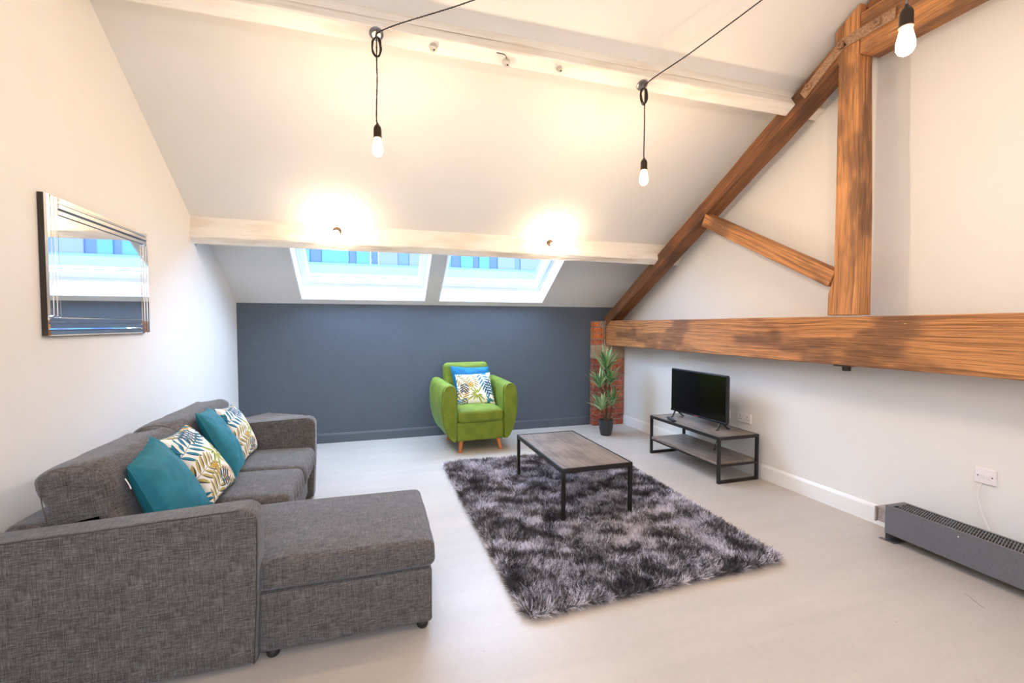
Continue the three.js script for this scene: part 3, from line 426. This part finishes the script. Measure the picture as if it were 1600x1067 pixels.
// ---------------------------------------------------------------- scatter cushions
function pillow(name, label, group, P, thick, front, rear, o = {}) {   // P: near-top, far-top, far-bottom, near-bottom
  const [A, B, C, D] = P.map(p => V(...p)), N = 34, c = A.clone().add(B).add(C).add(D).multiplyScalar(0.25);
  const U = B.clone().add(C).sub(A).sub(D).multiplyScalar(0.25), W = A.clone().add(B).sub(C).sub(D).multiplyScalar(0.25), nor = U.clone().cross(W).normalize();
  if (o.flip) nor.negate();
  const g = thing(name, label, 'cushion', [c.x, c.y, c.z], 0, group);
  const S = o.seed ?? 1, face = (s) => {
    const pos = [], uv = [], idx = [];
    for (let j = 0; j <= N; j++) for (let i = 0; i <= N; i++) {
      const u = i / N * 2 - 1, v = j / N * 2 - 1, ear = 0.075;
      const uu = u * (1 - ear * (1 - v * v)), vv = v * (1 - ear * (1 - u * u));
      const q = A.clone().multiplyScalar((1 - uu) * (1 + vv) / 4).addScaledVector(B, (1 + uu) * (1 + vv) / 4).addScaledVector(C, (1 + uu) * (1 - vv) / 4).addScaledVector(D, (1 - uu) * (1 - vv) / 4);
      const e = (1 - u ** 4) * (1 - v ** 4), prof = Math.sqrt(Math.max(0, (1 - u * u) * (1 - v * v))) ** 0.85;
      const corner = Math.abs(u * v), wr = 0.012 * Math.sin((u * u - v * v) * 9 + Math.atan2(v, u) * 7 + S) * sstep(0.25, 0.8, corner) * e + (o.wrinkle ?? 0.01) * n3(u * 2.6 + S * 3, v * 2.6, s, 31 + S) * e;
      q.addScaledVector(nor, s * (thick * prof * (s < 0 ? o.rear ?? 0.8 : 1) + wr));
      if (o.slump) q.addScaledVector(nor, o.slump * (1 - v * v) * (v < 0.9 ? 1 : 1));
      pos.push(q.x - c.x, q.y - c.y, q.z - c.z); uv.push((u + 1) / 2 * (o.rot ? 0 : 1) + (o.rot ? (1 - v) / 2 : 0), o.rot ? (u + 1) / 2 : (v + 1) / 2);
    }
    for (let j = 0; j < N; j++) for (let i = 0; i < N; i++) { const a = j * (N + 1) + i, b = a + 1, d = a + N + 1, e = d + 1; const f = (s > 0) !== !!o.flip; f ? idx.push(a, b, e, a, e, d) : idx.push(a, e, b, a, d, e); }
    const geo = new THREE.BufferGeometry(); geo.setAttribute('position', new THREE.Float32BufferAttribute(pos, 3)); geo.setAttribute('uv', new THREE.Float32BufferAttribute(uv, 2)); geo.setIndex(idx); geo.computeVertexNormals(); return geo;
  };
  const F = face(1), R = face(-1), edge = []; for (let k = 0; k < 4; k++) for (let i = 0; i < N; i++) { const [a, b] = [[i, 0], [N, i], [N - i, N], [0, N - i]][k]; const id = b * (N + 1) + a; edge.push(V().fromBufferAttribute(F.attributes.position, id)); }
  obj('front_cover', F, front, g); obj('rear_cover', R, rear, g);
  obj('seam', tube(edge, 0.0022, 240, 5, true), rear, g);
  if (o.zip) obj('zip_pull', tube(o.zip.map(p => V(...p).sub(c)), 0.0022, 8, 5), M.socket, g);
  return g;
}
const G = 'scatter cushions leaning on the sofa back';
pillow('scatter_cushion', 'plain teal velvet cushion squeezed beside the near sofa arm', G, [[-0.915, 0.752, -2.08], [-0.985, 0.80, -2.42], [-0.735, 0.445, -2.40], [-0.765, 0.43, -2.05]], 0.085, M.teal, M.teal, { seed: 2, wrinkle: 0.02, zip: [[-0.915, 0.712, -2.062], [-0.902, 0.69, -2.058], [-0.894, 0.672, -2.055]] });
pillow('scatter_cushion', 'palm print cushion slumped between the two plain teal sofa cushions', G, [[-0.935, 0.785, -2.36], [-0.935, 0.785, -2.70], [-0.735, 0.435, -2.80], [-0.75, 0.425, -2.44]], 0.075, M.print, M.teal, { seed: 3 });
pillow('scatter_cushion', 'creased plain teal velvet cushion standing in the middle of the sofa', G, [[-0.935, 0.82, -2.84], [-0.975, 0.795, -3.16], [-0.775, 0.435, -3.12], [-0.745, 0.43, -2.82]], 0.07, M.teal, M.teal, { seed: 5, wrinkle: 0.022 });
pillow('scatter_cushion', 'palm print cushion leaning in the sofa corner by the far arm', G, [[-0.935, 0.79, -3.14], [-0.925, 0.76, -3.46], [-0.785, 0.43, -3.49], [-0.80, 0.425, -3.16]], 0.07, M.print, M.teal, { seed: 7 });

// ---------------------------------------------------------------- side table behind the far arm of the sofa
{
  const g = thing('side_table', 'square dark side table with brown wood top in the corner behind the sofa', 'table', [-0.874, 0, -4.274], -0.6);
  const s = 0.215, t = 0.02; obj('table_top', bx(-s, s, 0.482, 0.5, -s, s, 0.003), M.tableWood, g);
  for (const [x, z] of [[-1, -1], [1, -1], [1, 1], [-1, 1]]) obj('leg', bx(x * s - x * t, x * s, 0, 0.482, z * s - z * t, z * s, 0.002), M.blackMetal, g);
  obj('rim', merge([bx(-s - 0.002, s + 0.002, 0.478, 0.502, -s - 0.008, -s), bx(-s - 0.002, s + 0.002, 0.478, 0.502, s, s + 0.008), bx(-s - 0.008, -s, 0.478, 0.502, -s, s), bx(s, s + 0.008, 0.478, 0.502, -s, s)]), M.blackMetal, g);
}

// ---------------------------------------------------------------- armchair
{
  const g = thing('armchair', 'green velvet tub armchair on tapered wooden legs by the dark wall', 'armchair', [1.045, 0, -4.47], 0.06);
  const sec = [[0.245, 0.135], [0.245, 0.36], [0.247, 0.6], [0.252, 0.645], [0.268, 0.676], [0.295, 0.69], [0.335, 0.692], [0.37, 0.676], [0.39, 0.64], [0.4, 0.58], [0.405, 0.48], [0.398, 0.38], [0.38, 0.28], [0.35, 0.2], [0.312, 0.145], [0.275, 0.118], [0.255, 0.118]];
  for (const s of [-1, 1]) {
    const rings = []; for (let i = 0; i <= 22; i++) { const t = i / 22, z = -t * 0.68, cap = Math.min(1, i / 2.5, (22 - i) / 2.5), k = 0.82 + 0.18 * Math.sqrt(Math.max(0, 1 - (1 - cap) ** 2)), sh = 0.012 * Math.sin(t * Math.PI * 0.55), cxm = 0.325, cym = 0.42;
      const r = sec.map(([x, y]) => V(s * (cxm + (x - cxm) * k + sh * sstep(0.1, 0.6, y)), cym + (y - cym) * (0.97 + 0.03 * k) + 0.02 * t * sstep(0.4, 0.7, y) + 0.004 * n3(x * 9, y * 9, z * 5, 41), z)); if (s > 0) r.reverse(); rings.push(r); }
    const arm = obj('arm', loft(rings, 1.2), M.green, g);
    const pp = sec.slice(0, 15).map(([x, y]) => V(s * (0.325 + (x - 0.325) * 0.985), 0.42 + (y - 0.42) * 0.99, -0.028)); obj('piping', tube(pp, 0.004, 60, 6), M.green, arm);
  }
  const sb = (name, w, h, d, r, at, o = {}, rot = 0, parent = g) => { const q = obj(name, softBox(w, h, d, r, o), M.green, parent); q.position.set(...at); q.rotation.x = rot; return q; };
  sb('apron', 0.5, 0.2, 0.62, 0.02, [0, 0.215, -0.325], { nz: 6, ny: 4 });
  sb('seat_cushion', 0.488, 0.135, 0.56, 0.045, [0, 0.37, -0.262], { nx: 16, nz: 16, ny: 4, k: 4, deform: (p, H) => { const a = (1 - (p.x / H[0]) ** 2) * (1 - (p.z / H[2]) ** 2); if (p.y > 0) p.y += 0.022 * a; p.y += 0.006 * n3(p.x * 8, p.z * 8, 1, 43) - (p.y < 0 ? 0.012 * (1 - (p.x / H[0]) ** 2) * -1 * 0 : 0); } });
  sb('backrest', 0.525, 0.6, 0.15, 0.06, [0, 0.575, -0.6], { nx: 14, ny: 14, nz: 3, k: 4, deform: (p, H) => { const a = (1 - (p.x / H[0]) ** 2) * (1 - (p.y / H[1]) ** 2); if (p.z > 0) p.z += 0.03 * a; p.z += 0.005 * n3(p.x * 7, p.y * 7, 2, 47); } }, -0.13);
  for (const [x, z] of [[-0.195, -0.06], [0.195, -0.06], [-0.195, -0.56], [0.195, -0.56]]) obj('leg', cylBetween(V(x, 0.135, z), V(x * 1.12, 0, z + (z > -0.3 ? 0.035 : -0.035)), 0.026, 0.015, 14), M.legWood, g);
}
pillow('scatter_cushion', 'bright blue velvet cushion standing against the armchair back', null, [[0.812, 0.842, -4.985], [1.25, 0.825, -4.97], [1.262, 0.43, -4.85], [0.848, 0.43, -4.86]], 0.06, M.blueVelvet, M.blueVelvet, { seed: 9 });
pillow('scatter_cushion', 'palm print cushion on the green armchair in front of the blue one', null, [[0.842, 0.762, -4.87], [1.235, 0.772, -4.86], [1.27, 0.432, -4.72], [0.838, 0.432, -4.73]], 0.055, M.print, M.teal, { seed: 12, rot: true });

// ---------------------------------------------------------------- rug
{
  const g = thing('shaggy_rug', 'large dark grey shaggy rug with silvery sheen coloured in patches under the coffee table', 'rug');
  const A = V(0.64, 0, -1.835), B = V(2.12, 0, -1.885), C = V(2.22, 0, -4.06), D = V(0.615, 0, -4.12);
  const at = (u, v) => A.clone().multiplyScalar((1 - u) * (1 - v)).addScaledVector(B, u * (1 - v)).addScaledVector(C, u * v).addScaledVector(D, (1 - u) * v);
  const bp = [], bi = []; for (let j = 0; j <= 1; j++) for (const y of [0.001, 0.008]) for (const [u, v] of [[0.012, 0.008], [0.988, 0.008], [0.988, 0.992], [0.012, 0.992]]) if (!j) { const p = at(u, v); bp.push(p.x, y, p.z); }
  bi.push(4, 5, 6, 4, 6, 7, 0, 2, 1, 0, 3, 2); for (let i = 0; i < 4; i++) { const n = (i + 1) % 4; bi.push(i, n, n + 4, i, n + 4, i + 4); }
  const bg = new THREE.BufferGeometry(); bg.setAttribute('position', new THREE.Float32BufferAttribute(bp, 3)); bg.setIndex(bi); bg.computeVertexNormals();
  obj('backing', boxUV(bg), std({ color: new THREE.Color('rgb(36,32,33)'), roughness: 1 }), g);
  seed = 4242; const pos = [], idx = [];   // one tuft: seven curved blades
  for (let k = 0; k < 7; k++) { const a = rr(0, 6.28), sp = rr(0.0, 0.006), len = rr(0.03, 0.046), ln = rr(0.15, 0.5), wd = rr(0.0014, 0.0023), dx = Math.cos(a), dz = Math.sin(a), px = -dz, pz = dx, b0 = pos.length / 3; for (let i = 0; i <= 3; i++) { const t = i / 3, w = wd * (1 - t * 0.75), h = len * t * (1 - 0.25 * ln * t), l = sp + len * ln * t * t; pos.push(dx * l + px * w, h, dz * l + pz * w, dx * l - px * w, h, dz * l - pz * w); } for (let i = 0; i < 3; i++) { const q = b0 + i * 2; idx.push(q, q + 1, q + 3, q, q + 3, q + 2); } }
  const tg = new THREE.BufferGeometry(); tg.setAttribute('position', new THREE.Float32BufferAttribute(pos, 3)); tg.setIndex(idx); tg.computeVertexNormals();
  const NU = 190, NV = 290, im = new THREE.InstancedMesh(tg, std({ color: 0xffffff, roughness: 0.36, side: THREE.DoubleSide }), NU * NV), m = new THREE.Matrix4(), q = new THREE.Quaternion(), col = new THREE.Color();
  let n = 0; for (let j = 0; j < NV; j++) for (let i = 0; i < NU; i++) {
    const u = (i + rr(0.05, 0.95)) / NU, v = (j + rr(0.05, 0.95)) / NV, p = at(u, v), f = vn(p.x * 7.5, p.z * 7.5 + 60, 4096, 4096, 71), f2 = vn(p.x * 16 + 9, p.z * 16 + 80, 4096, 4096, 77), ang = (f * 1.3 + f2 * 0.5) * 8.5, eu = Math.min(u, 1 - u) * 1.5, ev = Math.min(v, 1 - v) * 2.25, edge = Math.min(eu, ev);
    let tilt = 0.3 + 0.85 * vn(p.x * 10 + 3, p.z * 10 + 40, 4096, 4096, 79), ax = V(Math.sin(ang), 0, -Math.cos(ang));
    if (edge < 0.05) { const o = eu < ev ? V(u < 0.5 ? -1 : 1, 0, 0) : V(0, 0, v < 0.5 ? 1 : -1); const d = V(-Math.cos(ang) * 0 + Math.cos(ang), 0, Math.sin(ang)).lerp(o, 1 - edge / 0.05).normalize(); ax = V(d.z, 0, -d.x); tilt = lerp(rr(0.5, 1.15), tilt, edge / 0.05); }
    q.setFromAxisAngle(ax, tilt); q.multiply(new THREE.Quaternion().setFromAxisAngle(V(0, 1, 0), rr(0, 6.28))); const s = rr(0.85, 1.25); m.compose(V(p.x, 0.006, p.z), q, V(s, s, s)); im.setMatrixAt(n, m);
    const fibreSheen = 0.5 * vn(p.x * 8 + 20, p.z * 10 + 11, 4096, 4096, 83) + 0.4 * vn(p.x * 19, p.z * 22 + 33, 4096, 4096, 85) + 0.6 * rnd(); const k = sstep(0.46, 1.06, fibreSheen); const c = mix3([58, 55, 61], [244, 238, 246], k * (0.4 + 0.6 * k)); col.setRGB(c[0] / 255, c[1] / 255, c[2] / 255, THREE.SRGBColorSpace); im.setColorAt(n, col); n++;  // pile sheen patches painted into tuft colours, over random fibre tone
  }
  im.name = 'pile'; im.castShadow = im.receiveShadow = true; tag(im, null, null, null, 'stuff'); g.add(im);
}

// ---------------------------------------------------------------- coffee table
{
  const g = thing('coffee_table', 'low coffee table with grey wood top and thin black metal legs on the rug', 'table');
  const x0 = 1.142, x1 = 1.654, z0 = -3.575, z1 = -2.62, b = 0.024, h = 0.38;
  obj('table_top', bx(x0 + b * 0.6, x1 - b * 0.6, h - 0.018, h - 0.002, z0 + b * 0.6, z1 - b * 0.6, 0.002), M.tableWood, g).geometry.attributes.uv && turnUV(g.children[0].geometry);
  obj('frame', merge([bx(x0, x1, h - 0.032, h, z1 - 0.012, z1, 0.002), bx(x0, x1, h - 0.032, h, z0, z0 + 0.012, 0.002), bx(x0, x0 + 0.012, h - 0.032, h, z0 + 0.012, z1 - 0.012, 0.002), bx(x1 - 0.012, x1, h - 0.032, h, z0 + 0.012, z1 - 0.012, 0.002)]), M.blackMetal, g);
  for (const [x, z] of [[x0, z0], [x1 - b, z0], [x0, z1 - b], [x1 - b, z1 - b]]) obj('leg', bx(x + 0.0005, x + b - 0.0005, 0.009, h - 0.003, z + 0.0005, z + b - 0.0005, 0.002), M.blackMetal, g);
}
function turnUV(geo) { const p = geo.attributes.position, uv = geo.attributes.uv; for (let i = 0; i < uv.count; i++) uv.setXY(i, p.getZ(i), p.getX(i) + p.getY(i)); }

// ---------------------------------------------------------------- tv stand, tv, remote
{
  const g = thing('tv_stand', 'low black metal frame stand with two brown wood shelves against the wall', 'tv stand');
  const x0 = 2.672, x1 = 3.085, z0 = -3.925, z1 = -2.97, b = 0.024, h = 0.385;
  const t = obj('top_board', bx(x0 + 0.014, x1 - 0.014, h - 0.02, h - 0.001, z0 + 0.014, z1 - 0.014, 0.002), M.tableWood, g); turnUV(t.geometry);
  const s = obj('shelf', bx(x0 + 0.006, x1 - 0.006, 0.152, 0.172, z0 + b, z1 - b, 0.002), M.tableWood, g); turnUV(s.geometry);
  obj('shelf_bar', merge([bx(x0 + b, x1 - b, 0.14, 0.152, z0, z0 + 0.02), bx(x0 + b, x1 - b, 0.14, 0.152, z1 - 0.02, z1), bx(x0, x0 + 0.014, 0.138, 0.152, z0 + b, z1 - b)]), M.blackMetal, g);
  obj('top_rail', merge([bx(x0, x1, h - 0.026, h, z1 - 0.014, z1, 0.002), bx(x0, x1, h - 0.026, h, z0, z0 + 0.014, 0.002), bx(x0, x0 + 0.014, h - 0.026, h, z0 + 0.014, z1 - 0.014, 0.002), bx(x1 - 0.014, x1, h - 0.026, h, z0 + 0.014, z1 - 0.014, 0.002)]), M.blackMetal, g);
  for (const [x, z] of [[x0, z0], [x1 - b, z0], [x0, z1 - b], [x1 - b, z1 - b]]) obj('leg', bx(x + 0.0005, x + b, 0, h - 0.002, z + 0.0005, z + b - 0.0005, 0.002), M.blackMetal, g);
  for (const z of [z0 + b / 2, z1 - b / 2]) obj('foot_rail', bx(x0 + b, x1 - b, 0.001, 0.024, z - b / 2, z + b / 2, 0.002), M.blackMetal, g);
  obj('cable', tube([V(2.9, 0.355, -3.2), V(2.78, 0.3, -3.12), V(2.74, 0.24, -3.1), V(2.76, 0.33, -3.06), V(2.72, 0.34, -3.03), V(2.71, 0.27, -3.0), V(2.73, 0.25, -3.01)], 0.003, 60, 6), M.dark, g);
}
{
  const g = thing('television', 'flat black television on two splayed feet on the stand', 'television', [2.868, 0, -3.465]);
  const w = 0.372, y0 = 0.447, y1 = 0.868;
  obj('casing', softBox(0.05, y1 - y0, 2 * w, 0.008, { nx: 2, ny: 2, nz: 2, deform: (p, H) => { if (p.x > 0) { p.y *= 0.94; p.z *= 0.96; } } }).translate(0.012, (y0 + y1) / 2, 0), M.tvBlack, g);
  obj('screen', bx(-0.0155, -0.0125, y0 + 0.02, y1 - 0.012, -w + 0.011, w - 0.011), M.screen, g);
  obj('lower_bezel', bx(-0.0165, -0.012, y0, y0 + 0.016, -w, w, 0.002), phys({ color: new THREE.Color('rgb(26,28,32)'), roughness: 0.15 }), g);
  obj('maker_mark', bx(-0.0172, -0.016, y0 + 0.005, y0 + 0.011, -0.03, 0.03), M.pinkMark, g);
  for (const z of [-0.325, 0.285]) obj('stand_foot', merge([cylBetween(V(0.01, y0 + 0.012, z), V(-0.035, 0.39, z + 0.008), 0.008, 0.007, 10), cylBetween(V(0.01, y0 + 0.012, z), V(0.098, 0.39, z - 0.01), 0.008, 0.007, 10), bx(-0.05, -0.026, 0.3855, 0.394, z, z + 0.018, 0.003), bx(0.088, 0.112, 0.3855, 0.394, z - 0.018, z, 0.003)]), M.tvBlack, g);
}
{
  const g = thing('remote_control', 'dark slim remote control lying at the front of the television stand', 'remote', [2.73, 0.386, -3.66], -0.38);
  obj('body', softBox(0.042, 0.016, 0.185, 0.007, { nx: 2, ny: 1, nz: 6 }).translate(0, 0.008, 0), M.remote, g);
  for (let j = 0; j < 7; j++) for (let i = 0; i < 3; i++) obj('button', bx(-0.013 + i * 0.0095, -0.007 + i * 0.0095, 0.0155, 0.0175, -0.07 + j * 0.02, -0.062 + j * 0.02, 0.001), M.button, g);
}

// ---------------------------------------------------------------- sockets, switch and flex
function plate(name, label, cat, z0, z1, y0, y1) { const g = thing(name, label, cat, [XR, (y0 + y1) / 2, (z0 + z1) / 2]); const w = Math.abs(z1 - z0), h = y1 - y0; obj('plate', new RoundedBoxGeometry(0.012, h, w, 3, 0.004).translate(-0.006, 0, 0), M.socket, g); return g; }
{
  const g = plate('wall_socket', 'white double power socket on the wall beside the television', 'socket', -3.262, -3.108, 0.434, 0.52);
  for (const s of [-0.038, 0.038]) {
    obj('rocker', bx(-0.0155, -0.011, 0.016, 0.03, s * 0.45 - 0.006, s * 0.45 + 0.006, 0.002), M.socket, g);
    obj('pin_hole', bx(-0.0126, -0.0118, 0.006, 0.016, s - 0.003, s + 0.003), M.dark, g); for (const d of [-0.011, 0.011]) obj('pin_hole', bx(-0.0126, -0.0118, -0.015, -0.01, s + d - 0.0045, s + d + 0.0045), M.dark, g);
  }
  const g2 = plate('wall_socket', 'white wall plate half hidden behind the edge of the television', 'socket', -3.43, -3.352, 0.438, 0.522);
  obj('rocker', bx(-0.0155, -0.011, -0.006, 0.012, 0.01, 0.022, 0.002), M.socket, g2);
}
{
  const g = plate('fused_switch', 'white fused wall switch above the grey heater with a flex below', 'switch', -1.58, -1.491, 0.446, 0.527);
  obj('rocker', bx(-0.018, -0.011, -0.014, 0.008, 0.004, 0.02, 0.002), M.socket, g);
  obj('fuse_carrier', bx(-0.0135, -0.011, -0.012, 0.012, -0.026, -0.004, 0.001), M.socket, g);
  for (const z of [-0.03, 0.03]) obj('screw', new THREE.CylinderGeometry(0.0032, 0.0032, 0.002, 12).rotateZ(Math.PI / 2).translate(-0.0125, 0, z), M.dark, g);
  obj('flex', tube([V(-0.006, -0.036, -0.016), V(-0.012, -0.06, -0.018), V(-0.012, -0.11, -0.027), V(-0.011, -0.18, -0.012), V(-0.011, -0.235, 0.006), V(-0.011, -0.285, 0.026), V(-0.011, -0.34, 0.04), V(-0.022, -0.4, 0.05)], 0.0036, 60, 10), M.cable, g);
}

// ---------------------------------------------------------------- low heater along the wall
{
  const g = thing('convector_heater', 'long low grey metal convector heater with slotted top by the wall', 'heater', [2.93, 0, -1.89], -0.03);
  const L = 1.25, d = 0.152, y0 = 0.052, y1 = 0.22, t = 0.003;   // local: x to the wall, z towards the viewer
  obj('casing', merge([bx(0, t, y0, y1, 0, L), bx(d - t, d, y0, y1, 0, L), bx(t, d - t, y0, y1, 0, t), bx(t, d - t, y0, y1, L - t, L), bx(t, 0.014, y1 - 0.003, y1, t, L), bx(d - 0.014, d - t, y1 - 0.003, y1, t, L), bx(0.014, d - 0.014, y1 - 0.003, y1, t, 0.03)]), M.radiator, g);
  const fins = [cylBetween(V(d * 0.5, 0.12, 0.02), V(d * 0.5, 0.12, L - 0.02), 0.011, 0.011, 12)]; for (let z = 0.05; z < L - 0.04; z += 0.012) fins.push(new THREE.BoxGeometry(0.1, 0.09, 0.0015).translate(d / 2, 0.122, z));
  tag(obj('heating_fins', merge(fins), M.galv, g), null, null, null, 'stuff');
  const sl = []; for (let z = 0.036; z < L - 0.03; z += 0.0125) sl.push(new THREE.BoxGeometry(d - 0.028, 0.004, 0.004).rotateY(0.35).translate(d / 2, y1 - 0.003, z)); sl.push(bx(d * 0.36, d * 0.36 + 0.006, y1 - 0.004, y1 - 0.0005, 0.03, L - 0.03), bx(d * 0.66, d * 0.66 + 0.006, y1 - 0.004, y1 - 0.0005, 0.03, L - 0.03));
  tag(obj('grille', merge(sl), M.radiator, g), null, null, null, 'stuff');
  for (const z of [0, L - 0.1]) obj('bracket', merge([bx(0.004, d - 0.01, 0.001, y0 + 0.02, z + (z ? 0.1 - t : 0), z + t + (z ? 0.1 - t : 0)), bx(0.004, 0.03, 0.001, 0.004, z - (z ? 0 : 0.036), z + (z ? 0.1 : 0.002)), bx(0.006, d - 0.01, 0.001, 0.004, z, z + 0.05)]), M.radiator, g);
  obj('end_box', bx(0.078, d + 0.006, 0.075, 0.158, -0.105, -0.001, 0.002), M.galv, g);
  obj('end_box_lip', merge([bx(0.07, d + 0.01, 0.158, 0.162, -0.11, -0.001), bx(0.07, 0.075, 0.07, 0.162, -0.11, -0.1)]), M.galv, g);
  obj('screw', new THREE.SphereGeometry(0.003, 10, 8).translate(-0.001, y1 - 0.03, 0.36), M.socket, g);
}

// ---------------------------------------------------------------- potted plant
{
  const g = thing('potted_plant', 'tall artificial yucca with spiky green crowns in small black pot', 'plant', [2.612, 0, -4.72]);
  obj('pot', lathe([[0.0001, 0.0], [0.058, 0.0], [0.064, 0.006], [0.078, 0.08], [0.086, 0.165], [0.087, 0.182], [0.082, 0.183], [0.079, 0.165], [0.0001, 0.16]], 36), M.pot, g);
  obj('soil', lathe([[0.0001, 0.168], [0.05, 0.167], [0.0785, 0.163]], 24), M.soil, g);
  // crowns: centre [x, y, z], number of leaves, leaf length, spread
  const crowns = [[-0.005, 0.80, 0, 36, 0.29, 0.85], [0.035, 0.63, 0.02, 32, 0.26, 0.8], [-0.095, 0.6, 0.02, 32, 0.235, 0.85], [-0.08, 0.335, 0.03, 34, 0.245, 0.95], [0.06, 0.375, 0.03, 32, 0.235, 0.9]];
  const stems = [[[0, 0.16, 0], [0.008, 0.35, 0], [-0.006, 0.55, -0.005], [-0.005, 0.8, 0]], [[0.004, 0.42, 0], [0.03, 0.5, 0.012], [0.035, 0.63, 0.02]], [[0, 0.45, 0], [-0.05, 0.5, 0.01], [-0.095, 0.6, 0.02]], [[-0.012, 0.16, 0.01], [-0.045, 0.24, 0.022], [-0.08, 0.335, 0.03]], [[0.018, 0.16, 0.01], [0.05, 0.26, 0.025], [0.06, 0.375, 0.03]]];
  stems.forEach((s, i) => obj('stem', tube(s.map(p => V(...p)), i ? 0.011 : 0.015, 20, 8), M.stem, g));
  seed = 77;
  const leafGeo = []; for (let k = 0; k < 5; k++) { const N = 6, pos = [], idx = [], arch = 0.06 + 0.09 * k; for (let i = 0; i <= N; i++) { const t = i / N, w = 0.0125 * Math.sin(Math.PI * (0.16 + 0.84 * t)) ** 0.7 * (1 - t * 0.35) + 0.0002, y = t - arch * t * t * 0.6, z = arch * t * t; pos.push(-w * 5, y, z + w * 1.5, 0, y, z, w * 5, y, z + w * 1.5); } for (let i = 0; i < N; i++) { const a = i * 3; for (const o of [0, 1]) idx.push(a + o, a + o + 1, a + o + 4, a + o, a + o + 4, a + o + 3); } const ge = new THREE.BufferGeometry(); ge.setAttribute('position', new THREE.Float32BufferAttribute(pos, 3)); ge.setIndex(idx); ge.computeVertexNormals(); leafGeo.push(boxUV(ge)); }
  for (const [cx, cy, cz, n, len, sp] of crowns) for (let i = 0; i < n; i++) { const a = i * 2.399 + rr(-0.3, 0.3), t = (i + 0.5) / n, el = lerp(0.08, sp, t) + rr(-0.08, 0.08), L = len * rr(0.8, 1.15); const o = obj('leaf', leafGeo[Math.floor(rr(0, 5))], M.leaves[Math.floor(rr(0, 4))], g); o.position.set(cx + 0.006 * Math.sin(a), cy - 0.03 + (1 - t) * 0.035, cz + 0.006 * Math.cos(a)); o.rotation.set(0, a, 0); o.rotateX(el); o.scale.set(L, L, L); }
}

renderer.render(scene, camera);
